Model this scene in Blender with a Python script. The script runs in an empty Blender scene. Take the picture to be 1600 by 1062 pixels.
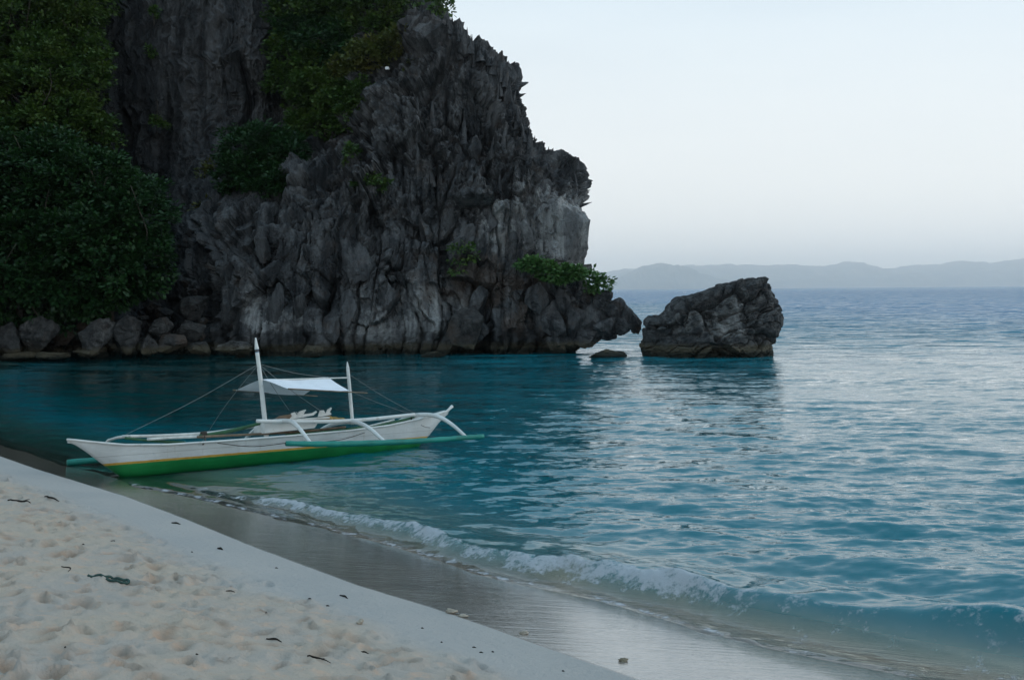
import bpy, bmesh, math, random
import numpy as np
from mathutils import Vector, Matrix

random.seed(11)
rng = np.random.default_rng(11)
sc = bpy.context.scene
col = sc.collection

# ------------------------------------------------------------------ camera
EYE = 2.7                      # eye height above the water
FPX = 1600.0                   # focal length in photograph pixels
HORIZON = 453.0                # horizon row at the middle of the photograph
ROLL = math.radians(0.45)
cam_d = bpy.data.cameras.new('camera')
cam = bpy.data.objects.new('camera', cam_d)
col.objects.link(cam)
cam.location = (0, 0, EYE)
cam.rotation_euler = (math.radians(90), 0, 0)
cam.rotation_mode = 'XYZ'
cam.matrix_world = (Matrix.Translation((0, 0, EYE)) @ Matrix.Rotation(math.radians(90), 4, 'X')
                    @ Matrix.Rotation(-ROLL, 4, 'Z'))
cam_d.sensor_width = 36.0
cam_d.lens = 36.0
cam_d.shift_y = -(531.0 - HORIZON) / 1600.0
cam_d.clip_start = 0.05
cam_d.clip_end = 40000
sc.camera = cam

# ------------------------------------------------------------------ sky, sun, exposure
SUN_EL, SUN_AZ = math.radians(24), math.radians(78)    # azimuth clockwise from the view direction (+Y)
world = bpy.data.worlds.new('World')
sc.world = world
world.use_nodes = True
wn = world.node_tree
for n in list(wn.nodes):
    wn.nodes.remove(n)
w_out = wn.nodes.new('ShaderNodeOutputWorld')
w_bg = wn.nodes.new('ShaderNodeBackground')
w_sky = wn.nodes.new('ShaderNodeTexSky')
w_sky.sky_type = 'NISHITA'
w_sky.sun_disc = False
w_sky.sun_elevation = SUN_EL
w_sky.sun_rotation = SUN_AZ
w_sky.air_density = 1.0
w_sky.dust_density = 1.0
w_sky.ozone_density = 1.5
w_mix = wn.nodes.new('ShaderNodeMix')          # thin even overcast over the blue
w_mix.data_type = 'RGBA'
w_tc = wn.nodes.new('ShaderNodeTexCoord')
w_map = wn.nodes.new('ShaderNodeMapping')
w_map.inputs['Scale'].default_value = (1.2, 1.2, 7.0)
w_no = wn.nodes.new('ShaderNodeTexNoise')
w_no.inputs['Scale'].default_value = 1.6
w_no.inputs['Detail'].default_value = 5
w_rmp = wn.nodes.new('ShaderNodeMapRange')
w_rmp.inputs['From Min'].default_value = 0.3
w_rmp.inputs['From Max'].default_value = 0.75
w_rmp.inputs['To Min'].default_value = -0.07
w_rmp.inputs['To Max'].default_value = 0.05
w_sep = wn.nodes.new('ShaderNodeSeparateXYZ')
w_el = wn.nodes.new('ShaderNodeMapRange')      # the veil is thick low down and thins towards the zenith
w_el.interpolation_type = 'SMOOTHSTEP'
w_el.inputs['From Min'].default_value = 0.08
w_el.inputs['From Max'].default_value = 0.60
w_el.inputs['To Min'].default_value = 0.94
w_el.inputs['To Max'].default_value = 0.78
w_add = wn.nodes.new('ShaderNodeMath')
w_add.operation = 'ADD'
w_add.use_clamp = True
wn.links.new(w_tc.outputs['Generated'], w_sep.inputs[0])
wn.links.new(w_sep.outputs[2], w_el.inputs['Value'])
wn.links.new(w_el.outputs[0], w_add.inputs[0])
wn.links.new(w_rmp.outputs[0], w_add.inputs[1])
wn.links.new(w_tc.outputs['Generated'], w_map.inputs['Vector'])
wn.links.new(w_map.outputs[0], w_no.inputs['Vector'])
wn.links.new(w_no.outputs['Fac'], w_rmp.inputs['Value'])
wn.links.new(w_add.outputs[0], w_mix.inputs['Factor'])
wn.links.new(w_sky.outputs[0], w_mix.inputs['A'])
w_el2 = wn.nodes.new('ShaderNodeMapRange')     # blue shows through the veil higher up
w_el2.interpolation_type = 'SMOOTHSTEP'
w_el2.inputs['From Min'].default_value = 0.0
w_el2.inputs['From Max'].default_value = 0.64
wn.links.new(w_sep.outputs[2], w_el2.inputs['Value'])
w_veil = wn.nodes.new('ShaderNodeMix')
w_veil.data_type = 'RGBA'
w_veil.inputs['A'].default_value = (8.6, 8.6, 8.35, 1)
w_veil.inputs['B'].default_value = (4.5, 6.9, 8.7, 1)
wn.links.new(w_el2.outputs[0], w_veil.inputs['Factor'])
wn.links.new(w_veil.outputs['Result'], w_mix.inputs['B'])
wn.links.new(w_mix.outputs['Result'], w_bg.inputs['Color'])
w_bg.inputs['Strength'].default_value = 0.12
wn.links.new(w_bg.outputs[0], w_out.inputs['Surface'])

sun_d = bpy.data.lights.new('sun', 'SUN')
sun_d.energy = 0.5
sun_d.angle = math.radians(25)
sun_d.color = (1.0, 0.98, 0.95)
sun = bpy.data.objects.new('sun', sun_d)
col.objects.link(sun)
_sd = Vector((math.sin(SUN_AZ) * math.cos(SUN_EL), math.cos(SUN_AZ) * math.cos(SUN_EL), math.sin(SUN_EL)))
sun.rotation_euler = _sd.to_track_quat('Z', 'Y').to_euler()
sun.location = _sd * 60

sc.view_settings.view_transform = 'Standard'
sc.view_settings.look = 'None'
sc.view_settings.exposure = 0.0
sc.view_settings.gamma = 1.0
sc.view_settings.use_curve_mapping = False
sc.render.engine = 'CYCLES'
sc.cycles.use_denoising = True
sc.cycles.max_bounces = 12
sc.cycles.diffuse_bounces = 3
sc.cycles.glossy_bounces = 3
sc.cycles.transparent_max_bounces = 8
sc.cycles.volume_bounces = 8
sc.cycles.sample_clamp_indirect = 6.0

# ------------------------------------------------------------------ helpers
def ray(px, py):
    dx = px - 800.0
    dy = HORIZON - py
    c, s = math.cos(ROLL), math.sin(ROLL)
    return (dx * c + dy * s) / FPX, (-dx * s + dy * c) / FPX

def at(px, py, Y):
    """world point that the photograph shows at (px, py), Y metres away"""
    a, b = ray(px, py)
    return np.array([a * Y, Y, EYE + b * Y])

def to_px(x, y, z):
    X = x / y * FPX
    Z = (z - EYE) / y * FPX
    c, s = math.cos(ROLL), math.sin(ROLL)
    return 800 + X * c - Z * s, HORIZON - (X * s + Z * c)

def smooth(e0, e1, x):
    t = np.clip((x - e0) / (e1 - e0), 0, 1)
    return t * t * (3 - 2 * t)

def _hash(ix, iy, iz, seed):
    h = (ix.astype(np.int64) * 374761393 + iy.astype(np.int64) * 668265263 + iz.astype(np.int64) * 2147483647 + seed * 974634777) & 0xFFFFFFFF
    h = ((h ^ (h >> 13)) * 1274126177) & 0xFFFFFFFF
    h = ((h ^ (h >> 16)) * 2246822519) & 0xFFFFFFFF
    return h ^ (h >> 15)

def _rnd(h, k):
    g = (h * (2654435761 + 2 * k * 40503 + 1) + k * 7919) & 0xFFFFFFFF
    g = ((g ^ (g >> 15)) * 2246822519) & 0xFFFFFFFF
    return ((g ^ (g >> 13)) & 0xFFFFFF) / float(0x1000000)

def gnoise(p, seed=0):
    """gradient noise, about -1..1; p (N,3)"""
    f = np.floor(p)
    i = f.astype(np.int64)
    t = p - f
    u = t * t * t * (t * (t * 6 - 15) + 10)
    out = np.zeros(len(p))
    for dx in (0, 1):
        for dy in (0, 1):
            for dz in (0, 1):
                h = _hash(i[:, 0] + dx, i[:, 1] + dy, i[:, 2] + dz, seed)
                g0 = (h & 1023) / 511.5 - 1
                g1 = ((h >> 10) & 1023) / 511.5 - 1
                g2 = ((h >> 20) & 1023) / 511.5 - 1
                d = g0 * (t[:, 0] - dx) + g1 * (t[:, 1] - dy) + g2 * (t[:, 2] - dz)
                w = ((u[:, 0] if dx else 1 - u[:, 0]) * (u[:, 1] if dy else 1 - u[:, 1])
                     * (u[:, 2] if dz else 1 - u[:, 2]))
                out += w * d
    return out * 1.5

def fbm(p, octaves=4, seed=0, gain=0.5, ridged=False):
    out = np.zeros(len(p))
    a = 1.0
    for o in range(octaves):
        n = gnoise(p * (2.03 ** o) + 17.3 * o, seed + o)
        if ridged:
            n = 1 - 2 * np.abs(n)
        out += a * n
        a *= gain
    return out

def worley(p, seed=0):
    """F1, F2, a random per cell, a facet tilt term"""
    i = np.floor(p).astype(np.int64)
    n = len(p)
    f1 = np.full(n, 9.0)
    f2 = np.full(n, 9.0)
    r = np.zeros(n)
    tilt = np.zeros(n)
    for dx in (-1, 0, 1):
        for dy in (-1, 0, 1):
            for dz in (-1, 0, 1):
                h = _hash(i[:, 0] + dx, i[:, 1] + dy, i[:, 2] + dz, seed)
                vx = i[:, 0] + dx + _rnd(h, 1) - p[:, 0]
                vy = i[:, 1] + dy + _rnd(h, 2) - p[:, 1]
                vz = i[:, 2] + dz + _rnd(h, 3) - p[:, 2]
                d = np.sqrt(vx * vx + vy * vy + vz * vz)
                near = d < f1
                f2 = np.where(near, f1, np.minimum(f2, d))
                f1 = np.where(near, d, f1)
                r = np.where(near, _rnd(h, 4), r)
                tl = (_rnd(h, 5) - .5) * vx + (_rnd(h, 6) - .5) * vy + (_rnd(h, 7) - .5) * vz
                tilt = np.where(near, tl, tilt)
    return f1, f2, r, tilt

def make_mesh(name, verts, faces, smooth_shade=True, attrs=None):
    """verts (N,3); faces (M,3|4) int array, or a list of such arrays"""
    verts = np.asarray(verts, dtype=np.float32)
    fl = faces if isinstance(faces, list) else [faces]
    fl = [np.asarray(f, dtype=np.int32) for f in fl if len(f)]
    me = bpy.data.meshes.new(name)
    me.vertices.add(len(verts))
    me.vertices.foreach_set('co', verts.ravel())
    loops = np.concatenate([f.ravel() for f in fl])
    tot = np.concatenate([np.full(len(f), f.shape[1], dtype=np.int32) for f in fl])
    start = np.concatenate([[0], np.cumsum(tot)[:-1]]).astype(np.int32)
    me.loops.add(len(loops))
    me.loops.foreach_set('vertex_index', loops)
    me.polygons.add(len(tot))
    me.polygons.foreach_set('loop_start', start)
    me.polygons.foreach_set('loop_total', tot)
    me.polygons.foreach_set('use_smooth', np.full(len(tot), bool(smooth_shade)))
    for k, v in (attrs or {}).items():
        a = me.attributes.new(k, 'FLOAT', 'POINT')
        a.data.foreach_set('value', np.asarray(v, dtype=np.float32))
    me.update(calc_edges=True)
    return me

def grid_faces(nr, nc, flip=False):
    i = np.arange(nr * nc).reshape(nr, nc)
    a, b, c, d = i[:-1, :-1].ravel(), i[:-1, 1:].ravel(), i[1:, 1:].ravel(), i[1:, :-1].ravel()
    return np.stack([a, d, c, b] if flip else [a, b, c, d], axis=1)

def link(name, me, material=None, parent=None, loc=None, rot=None, scale=None):
    o = bpy.data.objects.new(name, me)
    col.objects.link(o)
    if material is not None and me is not None and not me.materials:
        me.materials.append(material)
    if parent is not None:
        o.parent = parent
    if loc is not None:
        o.location = loc
    if rot is not None:
        o.rotation_euler = rot
    if scale is not None:
        o.scale = scale
    return o

def tag(o, label, cat, group=None, kind=None):
    o['label'] = label
    o['category'] = cat
    if group:
        o['group'] = group
    if kind:
        o['kind'] = kind
    return o

def structure(o, label=None, cat=None):
    o['kind'] = 'structure'
    if label:
        o['label'] = label
    if cat:
        o['category'] = cat
    return o

def empty(name, loc):
    o = bpy.data.objects.new(name, None)
    col.objects.link(o)
    o.location = loc
    o.empty_display_size = 0.3
    return o

class NT:
    """small node-tree writer"""
    def __init__(self, name):
        self.m = bpy.data.materials.new(name)
        self.m.use_nodes = True
        self.t = self.m.node_tree
        for n in list(self.t.nodes):
            self.t.nodes.remove(n)
        self.out = self.t.nodes.new('ShaderNodeOutputMaterial')

    def n(self, typ, ins=None, **props):
        nd = self.t.nodes.new('ShaderNode' + typ)
        for k, v in props.items():
            setattr(nd, k, v)
        for k, v in (ins or {}).items():
            self.set(nd.inputs[k], v)
        return nd

    def set(self, sock, v):
        if isinstance(v, bpy.types.NodeSocket):
            self.t.links.new(v, sock)
        elif isinstance(v, bpy.types.Node):
            self.t.links.new(v.outputs[0], sock)
        else:
            if sock.type == 'RGBA' and len(v) == 3:
                v = (*v, 1)
            sock.default_value = v

    def math(self, op, a, b=0.0, clamp=False):
        nd = self.t.nodes.new('ShaderNodeMath')
        nd.operation = op
        nd.use_clamp = clamp
        self.set(nd.inputs[0], a)
        self.set(nd.inputs[1], b)
        return nd.outputs[0]

    def mix(self, f, a, b):
        nd = self.t.nodes.new('ShaderNodeMix')
        nd.data_type = 'RGBA'
        self.set(nd.inputs['Factor'], f)
        self.set(nd.inputs['A'], a)
        self.set(nd.inputs['B'], b)
        return nd.outputs['Result']

    def mixs(self, f, a, b):
        nd = self.t.nodes.new('ShaderNodeMixShader')
        self.set(nd.inputs[0], f)
        self.t.links.new(a.outputs[0] if isinstance(a, bpy.types.Node) else a, nd.inputs[1])
        self.t.links.new(b.outputs[0] if isinstance(b, bpy.types.Node) else b, nd.inputs[2])
        return nd.outputs[0]

    def pos(self, scale=(1, 1, 1), obj=False):
        if obj:
            src = self.n('TexCoord').outputs['Object']
        else:
            src = self.n('NewGeometry').outputs['Position']
        mp = self.n('Mapping', {'Scale': scale})
        self.t.links.new(src, mp.inputs['Vector'])
        return mp.outputs[0]

    def noise(self, vec, scale, detail=4, rough=0.55):
        return self.n('TexNoise', {'Vector': vec, 'Scale': scale, 'Detail': detail, 'Roughness': rough}).outputs['Fac']

    def ramp(self, x, lo, hi, a=0.0, b=1.0, smoothstep=True):
        nd = self.n('MapRange', {'Value': x, 'From Min': lo, 'From Max': hi, 'To Min': a, 'To Max': b})
        nd.interpolation_type = 'SMOOTHSTEP' if smoothstep else 'LINEAR'
        return nd.outputs[0]

    def attr(self, name):
        return self.n('Attribute', attribute_name=name).outputs['Fac']

    def bump(self, h, strength, dist, normal=None):
        ins = {'Height': h, 'Strength': strength, 'Distance': dist}
        if normal is not None:
            ins['Normal'] = normal
        return self.n('Bump', ins).outputs[0]

    def principled(self, color, rough=0.7, normal=None, spec=0.5, **kw):
        ins = {'Base Color': color, 'Roughness': rough, 'Specular IOR Level': spec}
        if normal is not None:
            ins['Normal'] = normal
        ins.update(kw)
        return self.n('BsdfPrincipled', ins)

    def done(self, shader):
        self.t.links.new(shader.outputs[0] if isinstance(shader, bpy.types.Node) else shader, self.out.inputs['Surface'])
        return self.m

# ------------------------------------------------------------------ materials
def rock_material(name, dark, mid, pale, brown_amt, pale_lo, obj=False, tide=True, streak=True):
    k = NT(name)
    p = k.pos((1, 1, 1), obj)
    pv = k.pos((1.6, 1.6, 0.16), obj)
    n1 = k.noise(p, 0.55, 5)
    n2 = k.noise(pv, 1.0, 6, 0.65)
    n3 = k.noise(p, 3.2, 6, 0.7)
    n4 = k.noise(p, 17.0, 4, 0.7)
    c = k.mix(k.ramp(n2 if streak else n3, 0.36, 0.66), dark, mid)
    patch = k.math('ADD', k.math('MULTIPLY', n1, 0.6), k.math('MULTIPLY', n3, 0.5))
    patch = k.math('ADD', patch, k.math('MULTIPLY', k.attr('pale'), 0.42))
    c = k.mix(k.ramp(patch, pale_lo, pale_lo + 0.16), c, k.mix(k.ramp(n2, 0.4, 0.62), mid, pale))
    c = k.mix(k.math('MULTIPLY', k.ramp(n4, 0.60, 0.74), 0.35), c, pale)
    c = k.mix(k.math('MULTIPLY', k.ramp(n4, 0.46, 0.36), 0.55), c, dark)
    br = k.math('MULTIPLY', k.ramp(k.math('ADD', k.noise(p, 1.1, 5), k.math('MULTIPLY', k.attr('brown'), 0.35)), 0.56, 0.78), brown_amt)
    c = k.mix(br, c, (0.085, 0.055, 0.038))
    c = k.mix(k.math('MULTIPLY', k.attr('stain_shade'), k.ramp(n2, 0.62, 0.40, 0.7, 1.0)), c, tuple(0.75 * x for x in dark))  # dark streaks plus painted recess shade
    if tide:
        z = k.n('SeparateXYZ', {0: k.n('NewGeometry').outputs['Position']}).outputs[2]
        zz = k.math('ADD', z, k.math('MULTIPLY', k.math('SUBTRACT', n3, 0.5), 0.35))
        tan = k.math('MULTIPLY', k.ramp(zz, 0.62, 0.36), 0.75)
        c = k.mix(tan, c, (0.085, 0.07, 0.042))
        wet = k.ramp(zz, 0.30, 0.14)
        c = k.mix(wet, c, (0.016, 0.017, 0.012))
    h = k.math('ADD', k.math('MULTIPLY', n3, 0.7), k.math('MULTIPLY', n4, 0.3))
    nrm = k.bump(h, 0.9, 0.16)
    return k.done(k.principled(c, 0.85, nrm, 0.25))

M_cliff = rock_material('limestone_cliff', (0.018, 0.019, 0.021), (0.112, 0.112, 0.114), (0.30, 0.30, 0.295), 0.5, 0.68)
M_islet = rock_material('limestone_islet', (0.018, 0.019, 0.021), (0.08, 0.079, 0.077), (0.24, 0.238, 0.23), 0.25, 0.62, streak=False)
M_boulder = rock_material('boulder_stone', (0.022, 0.021, 0.021), (0.065, 0.062, 0.059), (0.16, 0.155, 0.15), 0.6, 0.72, streak=False)

def leaf_material(name, a, b, c3=None):
    k = NT(name)
    r = k.n('NewGeometry').outputs['Random Per Island']
    cc = k.mix(r, a, b)
    n = k.noise(k.pos((1, 1, 1)), 0.7, 3)
    cc = k.mix(k.ramp(n, 0.45, 0.7), cc, c3 or b)
    p = k.principled(cc, 0.5, None, 0.35)
    tr = k.n('BsdfTranslucent', {'Color': cc})
    return k.done(k.mixs(0.22, p, tr))

M_leaf_dark = leaf_material('dark_leaf', (0.008, 0.028, 0.007), (0.024, 0.072, 0.016), (0.015, 0.052, 0.014))
M_leaf_mid = leaf_material('green_leaf', (0.02, 0.05, 0.009), (0.055, 0.11, 0.017), (0.06, 0.10, 0.014))
M_leaf_olive = leaf_material('olive_leaf', (0.05, 0.068, 0.013), (0.09, 0.11, 0.02), (0.10, 0.10, 0.022))
M_leaf_bright = leaf_material('bright_leaf', (0.035, 0.09, 0.02), (0.075, 0.16, 0.04), (0.06, 0.14, 0.035))

def plain(name, color, rough=0.6, var=0.25, scale=6.0, spec=0.4, dirt=None, bump=0.0):
    k = NT(name)
    p = k.pos((1, 1, 1))
    n = k.noise(p, scale, 5)
    c = k.mix(k.ramp(n, 0.3, 0.7), tuple(x * (1 - var) for x in color), tuple(min(1, x * (1 + var * .5)) for x in color))
    if dirt:
        n2 = k.noise(p, scale * 3.1, 6, 0.7)
        c = k.mix(k.math('MULTIPLY', k.ramp(n2, 0.56, 0.72), dirt[1]), c, dirt[0])
    nrm = k.bump(k.noise(p, scale * 5, 4), 0.6, bump) if bump else None
    return k.done(k.principled(c, rough, nrm, spec))

M_bark = plain('bark', (0.065, 0.056, 0.046), 0.9, 0.4, 4, 0.2, None, 0.02)
M_white = plain('white_paint', (0.66, 0.66, 0.63), 0.55, 0.12, 3, 0.4, ((0.30, 0.27, 0.22), 0.55))
M_pole = plain('whitewashed_bamboo', (0.62, 0.61, 0.57), 0.6, 0.2, 8, 0.35, ((0.25, 0.2, 0.14), 0.5))
M_greenpole = plain('green_bamboo', (0.035, 0.11, 0.05), 0.6, 0.35, 6, 0.35, ((0.10, 0.09, 0.06), 0.5))
M_float = plain('turquoise_float', (0.010, 0.21, 0.165), 0.5, 0.25, 3, 0.4, ((0.02, 0.10, 0.08), 0.6))
M_wood = plain('weathered_wood', (0.20, 0.145, 0.10), 0.85, 0.35, 7, 0.2)
M_ochre = plain('ochre_tarp', (0.36, 0.23, 0.07), 0.8, 0.3, 6, 0.2)
M_tarp = plain('white_tarp', (0.78, 0.79, 0.82), 0.75, 0.06, 5, 0.25)
M_blue = plain('blue_band', (0.05, 0.14, 0.22), 0.6, 0.2)
M_brownband = plain('brown_band', (0.16, 0.10, 0.06), 0.7, 0.3)
M_rope = plain('grey_rope', (0.22, 0.22, 0.21), 0.9, 0.2, 20, 0.1)
M_darkrope = plain('dark_rope', (0.07, 0.06, 0.05), 0.9, 0.2, 20, 0.1)
M_debris = plain('driftwood_dark', (0.022, 0.019, 0.016), 0.9, 0.4, 30, 0.15)
M_pebble = plain('coral_stone', (0.40, 0.34, 0.27), 0.85, 0.3, 25, 0.2)
M_frond = plain('grey_green_rope', (0.045, 0.085, 0.075), 0.85, 0.3, 25, 0.15)

def hull_material():
    k = NT('hull_paint')
    p = k.pos((1, 1, 1))
    h = k.attr('hull_h')
    edge = k.math('ADD', h, k.math('MULTIPLY', k.math('SUBTRACT', k.noise(p, 9, 3), 0.5), 0.012))
    n = k.noise(p, 2.2, 5)
    white = k.mix(k.ramp(n, 0.35, 0.7), (0.50, 0.50, 0.48), (0.60, 0.60, 0.58))
    white = k.mix(k.math('MULTIPLY', k.ramp(k.noise(k.pos((3, 3, 9)), 2.5, 6, 0.7), 0.60, 0.75), 0.6), white, (0.36, 0.35, 0.32))
    white = k.mix(k.math('MULTIPLY', k.ramp(k.noise(k.pos((14, 14, 1.6)), 1.3, 5, 0.7), 0.55, 0.75), 0.5), white, (0.33, 0.29, 0.23))
    seam = k.math('ABSOLUTE', k.math('SUBTRACT', h, 0.335))
    white = k.mix(k.math('MULTIPLY', k.math('LESS_THAN', seam, 0.0035), 0.55), white, (0.2, 0.19, 0.17))
    white = k.mix(k.math('MULTIPLY', k.ramp(k.noise(p, 13, 5, 0.7), 0.68, 0.74), 0.7), white, (0.20, 0.27, 0.33))
    green = k.mix(k.ramp(n, 0.3, 0.7), (0.003, 0.135, 0.03), (0.008, 0.20, 0.048))
    green = k.mix(k.math('MULTIPLY', k.ramp(k.noise(p, 7, 6, 0.7), 0.58, 0.72), 0.5), green, (0.02, 0.07, 0.025))
    yellow = k.mix(k.ramp(k.noise(p, 8, 4), 0.4, 0.7), (0.50, 0.30, 0.05), (0.42, 0.22, 0.035))
    c = k.mix(k.math('GREATER_THAN', edge, 0.206), green, yellow)
    c = k.mix(k.math('GREATER_THAN', edge, 0.238), c, white)
    c = k.mix(k.math('LESS_THAN', edge, 0.014), c, (0.02, 0.024, 0.018))
    nrm = k.bump(k.noise(k.pos((2, 2, 12)), 2, 4), 0.5, 0.01)
    return k.done(k.principled(c, 0.5, nrm, 0.4))
M_hull = hull_material()

def sand_material():
    k = NT('beach_sand')
    p = k.pos((1, 1, 1))
    n1 = k.noise(p, 1.4, 5)
    n2 = k.noise(p, 7.0, 5, 0.6)
    n3 = k.noise(p, 60.0, 3, 0.6)
    dry = k.mix(k.ramp(n1, 0.35, 0.68), (0.42, 0.365, 0.315), (0.47, 0.385, 0.305))
    dry = k.mix(k.math('MULTIPLY', k.ramp(n2, 0.50, 0.72), 0.75), dry, (0.57, 0.385, 0.275))
    dry = k.mix(k.math('MULTIPLY', k.attr('turned'), 0.85), dry, (0.31, 0.205, 0.14))
    dry = k.mix(k.math('MULTIPLY', k.ramp(n3, 0.58, 0.75), 0.25), dry, (0.2, 0.16, 0.13))
    smoothband = k.attr('band')
    packed = k.mix(k.ramp(n1, 0.3, 0.7), (0.39, 0.37, 0.348), (0.425, 0.395, 0.365))
    c = k.mix(smoothband, dry, packed)
    wet = k.attr('wet')
    wn_ = k.math('ADD', wet, k.math('MULTIPLY', k.math('SUBTRACT', k.noise(p, 3.0, 4), 0.5), 0.08))
    wf = k.ramp(wn_, 0.44, 0.56)
    c = k.mix(wf, c, k.mix(k.ramp(n1, 0.3, 0.7), (0.15, 0.132, 0.112), (0.185, 0.16, 0.132)))
    grain = k.bump(n3, 0.5, 0.006)
    b_dry = k.bump(k.noise(p, 16.0, 6, 0.65), 0.8, 0.03, grain)
    s_dry = k.principled(c, 0.95, b_dry, 0.15)
    mpw = k.n('Mapping', {'Rotation': (0, 0, math.radians(-20)), 'Scale': (0.7, 7.0, 1.0)})
    k.t.links.new(k.n('NewGeometry').outputs['Position'], mpw.inputs['Vector'])
    lines = k.noise(mpw.outputs[0], 2.6, 5, 0.6)
    b_wet = k.bump(lines, 0.5, 0.010, k.bump(n3, 0.3, 0.003))
    s_wet = k.principled(c, k.ramp(k.noise(p, 2.2, 4), 0.3, 0.7, 0.10, 0.20), b_wet, 0.5,
                         **{'Coat Weight': 1.0, 'Coat Roughness': 0.09, 'Coat IOR': 2.1, 'Coat Normal': b_wet})
    return k.done(k.mixs(wf, s_dry, s_wet))
M_sand = sand_material()

def water_material():
    k = NT('sea_water')
    pos = k.n('NewGeometry').outputs['Position']
    nrm = k.n('NewGeometry').outputs['Normal']
    def slope(scale, amp, detail=2, stretch=(0.30, 1, 1)):
        mp = k.n('Mapping', {'Scale': stretch, 'Rotation': (0, 0, math.radians(8))})
        k.t.links.new(pos, mp.inputs['Vector'])
        nz = k.n('TexNoise', {'Vector': mp.outputs[0], 'Scale': scale, 'Detail': detail, 'Roughness': 0.62}).outputs['Color']
        a = k.n('VectorMath', {0: nz, 1: (0.5, 0.5, 0.5)}, operation='SUBTRACT').outputs[0]
        return k.n('VectorMath', {0: a, 1: (amp * 0.75, amp, 0.0)}, operation='MULTIPLY').outputs[0]
    far = k.attr('far')                       # 0 where the mesh carries the waves, 1 where it is too coarse
    calm = k.attr('calm')
    s1 = slope(4.0, 0.8, 6)
    s2 = slope(14.0, 0.8, 4)
    s3 = slope(0.9, 4.2, 5)
    s3 = k.n('VectorMath', {0: s3, 'Scale': far}, operation='SCALE').outputs[0]
    s12 = k.n('VectorMath', {0: s1, 1: s2}, operation='ADD').outputs[0]
    s12 = k.n('VectorMath', {0: s12, 'Scale': calm}, operation='SCALE').outputs[0]
    t = k.n('VectorMath', {0: s12, 1: s3}, operation='ADD').outputs[0]
    t = k.n('VectorMath', {0: t, 1: nrm}, operation='ADD').outputs[0]
    N = k.n('VectorMath', {0: t}, operation='NORMALIZE').outputs[0]
    dep = k.attr('depth')
    off = k.attr('offshore')
    shallow = (0.03, 0.13, 0.115)
    teal = (0.004, 0.135, 0.170)
    deep = (0.005, 0.135, 0.265)
    c = k.mix(k.ramp(dep, 0.03, 0.30), shallow, teal)
    c = k.mix(k.ramp(off, 18, 110), c, deep)
    c = k.mix(k.attr('cove'), c, (0.001, 0.040, 0.040))      # darker teal body colour across the cove
    opaque = k.math('SUBTRACT', 1.0, k.math('EXPONENT', k.math('MULTIPLY', dep, -9.0)))
    body = k.mixs(opaque, k.n('BsdfTransparent', {'Color': (0.93, 0.98, 0.96)}), k.n('BsdfDiffuse', {'Color': c}))
    fr = k.n('Fresnel', {'IOR': 1.42, 'Normal': N}).outputs[0]
    gl = k.n('BsdfGlossy', {'Color': (0.97, 0.97, 0.97), 'Roughness': 0.06, 'Normal': N})
    w = k.mixs(fr, body, gl)
    foam = k.attr('foam')
    pm = k.pos((1, 1, 1))
    nz = k.noise(pm, 5.0, 8, 0.72)
    nz2 = k.noise(k.pos((1.0, 2.2, 1)), 16.0, 5, 0.7)
    fm = k.math('ADD', foam, k.math('MULTIPLY', k.math('SUBTRACT', nz, 0.5), 1.9))
    fm = k.math('ADD', fm, k.math('MULTIPLY', k.math('SUBTRACT', nz2, 0.5), 0.9))
    ff = k.ramp(fm, 0.36, 0.76, 0.0, 0.88)
    fb = k.bump(k.noise(pm, 26.0, 5, 0.7), 0.8, 0.03)
    ft = k.principled((0.47, 0.49, 0.52), 0.7, fb, 0.3)
    silt = k.attr('silt')
    fc = k.principled((0.33, 0.25, 0.14), 0.35, fb, 0.4)
    w2 = k.mixs(k.math('MULTIPLY', silt, 0.7), w, fc)
    return k.done(k.mixs(ff, w2, ft))
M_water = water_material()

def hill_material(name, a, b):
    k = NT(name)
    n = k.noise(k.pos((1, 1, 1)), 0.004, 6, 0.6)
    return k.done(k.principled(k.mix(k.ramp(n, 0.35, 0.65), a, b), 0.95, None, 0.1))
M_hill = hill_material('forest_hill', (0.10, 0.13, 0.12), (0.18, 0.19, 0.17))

# ------------------------------------------------------------------ beach
S_A = np.array([-60, -10, 2.0, 4.2, 5.1, 6.25, 7.4, 9.2, 11.0, 12.8, 15.6, 17.6, 22.0])
S_V = np.array([9.5, 7.7, 7.58, 7.64, 7.68, 7.74, 7.68, 7.80, 8.0, 8.15, 8.12, 8.2, 8.2])
def shore_S(a):
    s = np.interp(a, S_A, S_V)
    return s + np.where(a > 22, 12.5 * (np.clip(a - 22, 0, 80) / 23.5) ** 1.6, 0)

def shore_d(x, y):
    """metres seaward of the wet edge, and the along-shore coordinate"""
    a = (y - x) / math.sqrt(2)
    return (x + y - shore_S(a)) / math.sqrt(2), a

SD = np.array([-60, -14, -8, -5.5, -2.5, 0.0, 1.2, 3.0, 6.0, 12.0, 25.0, 60.0])
SZ = np.array([4.0, 1.75, 1.35, 1.04, 0.52, 0.10, -0.01, -0.27, -0.85, -1.7, -2.4, -2.8])
def sand_z(d):
    return np.interp(d, SD, SZ)

def axis(segs):
    out = []
    for a, b, s0, s1 in segs:           # spacing changes linearly from s0 to s1
        x = a
        while x < b - 1e-6:
            out.append(x)
            x += s0 + (s1 - s0) * (x - a) / (b - a)
    out.append(segs[-1][1])
    return np.array(out)

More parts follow.
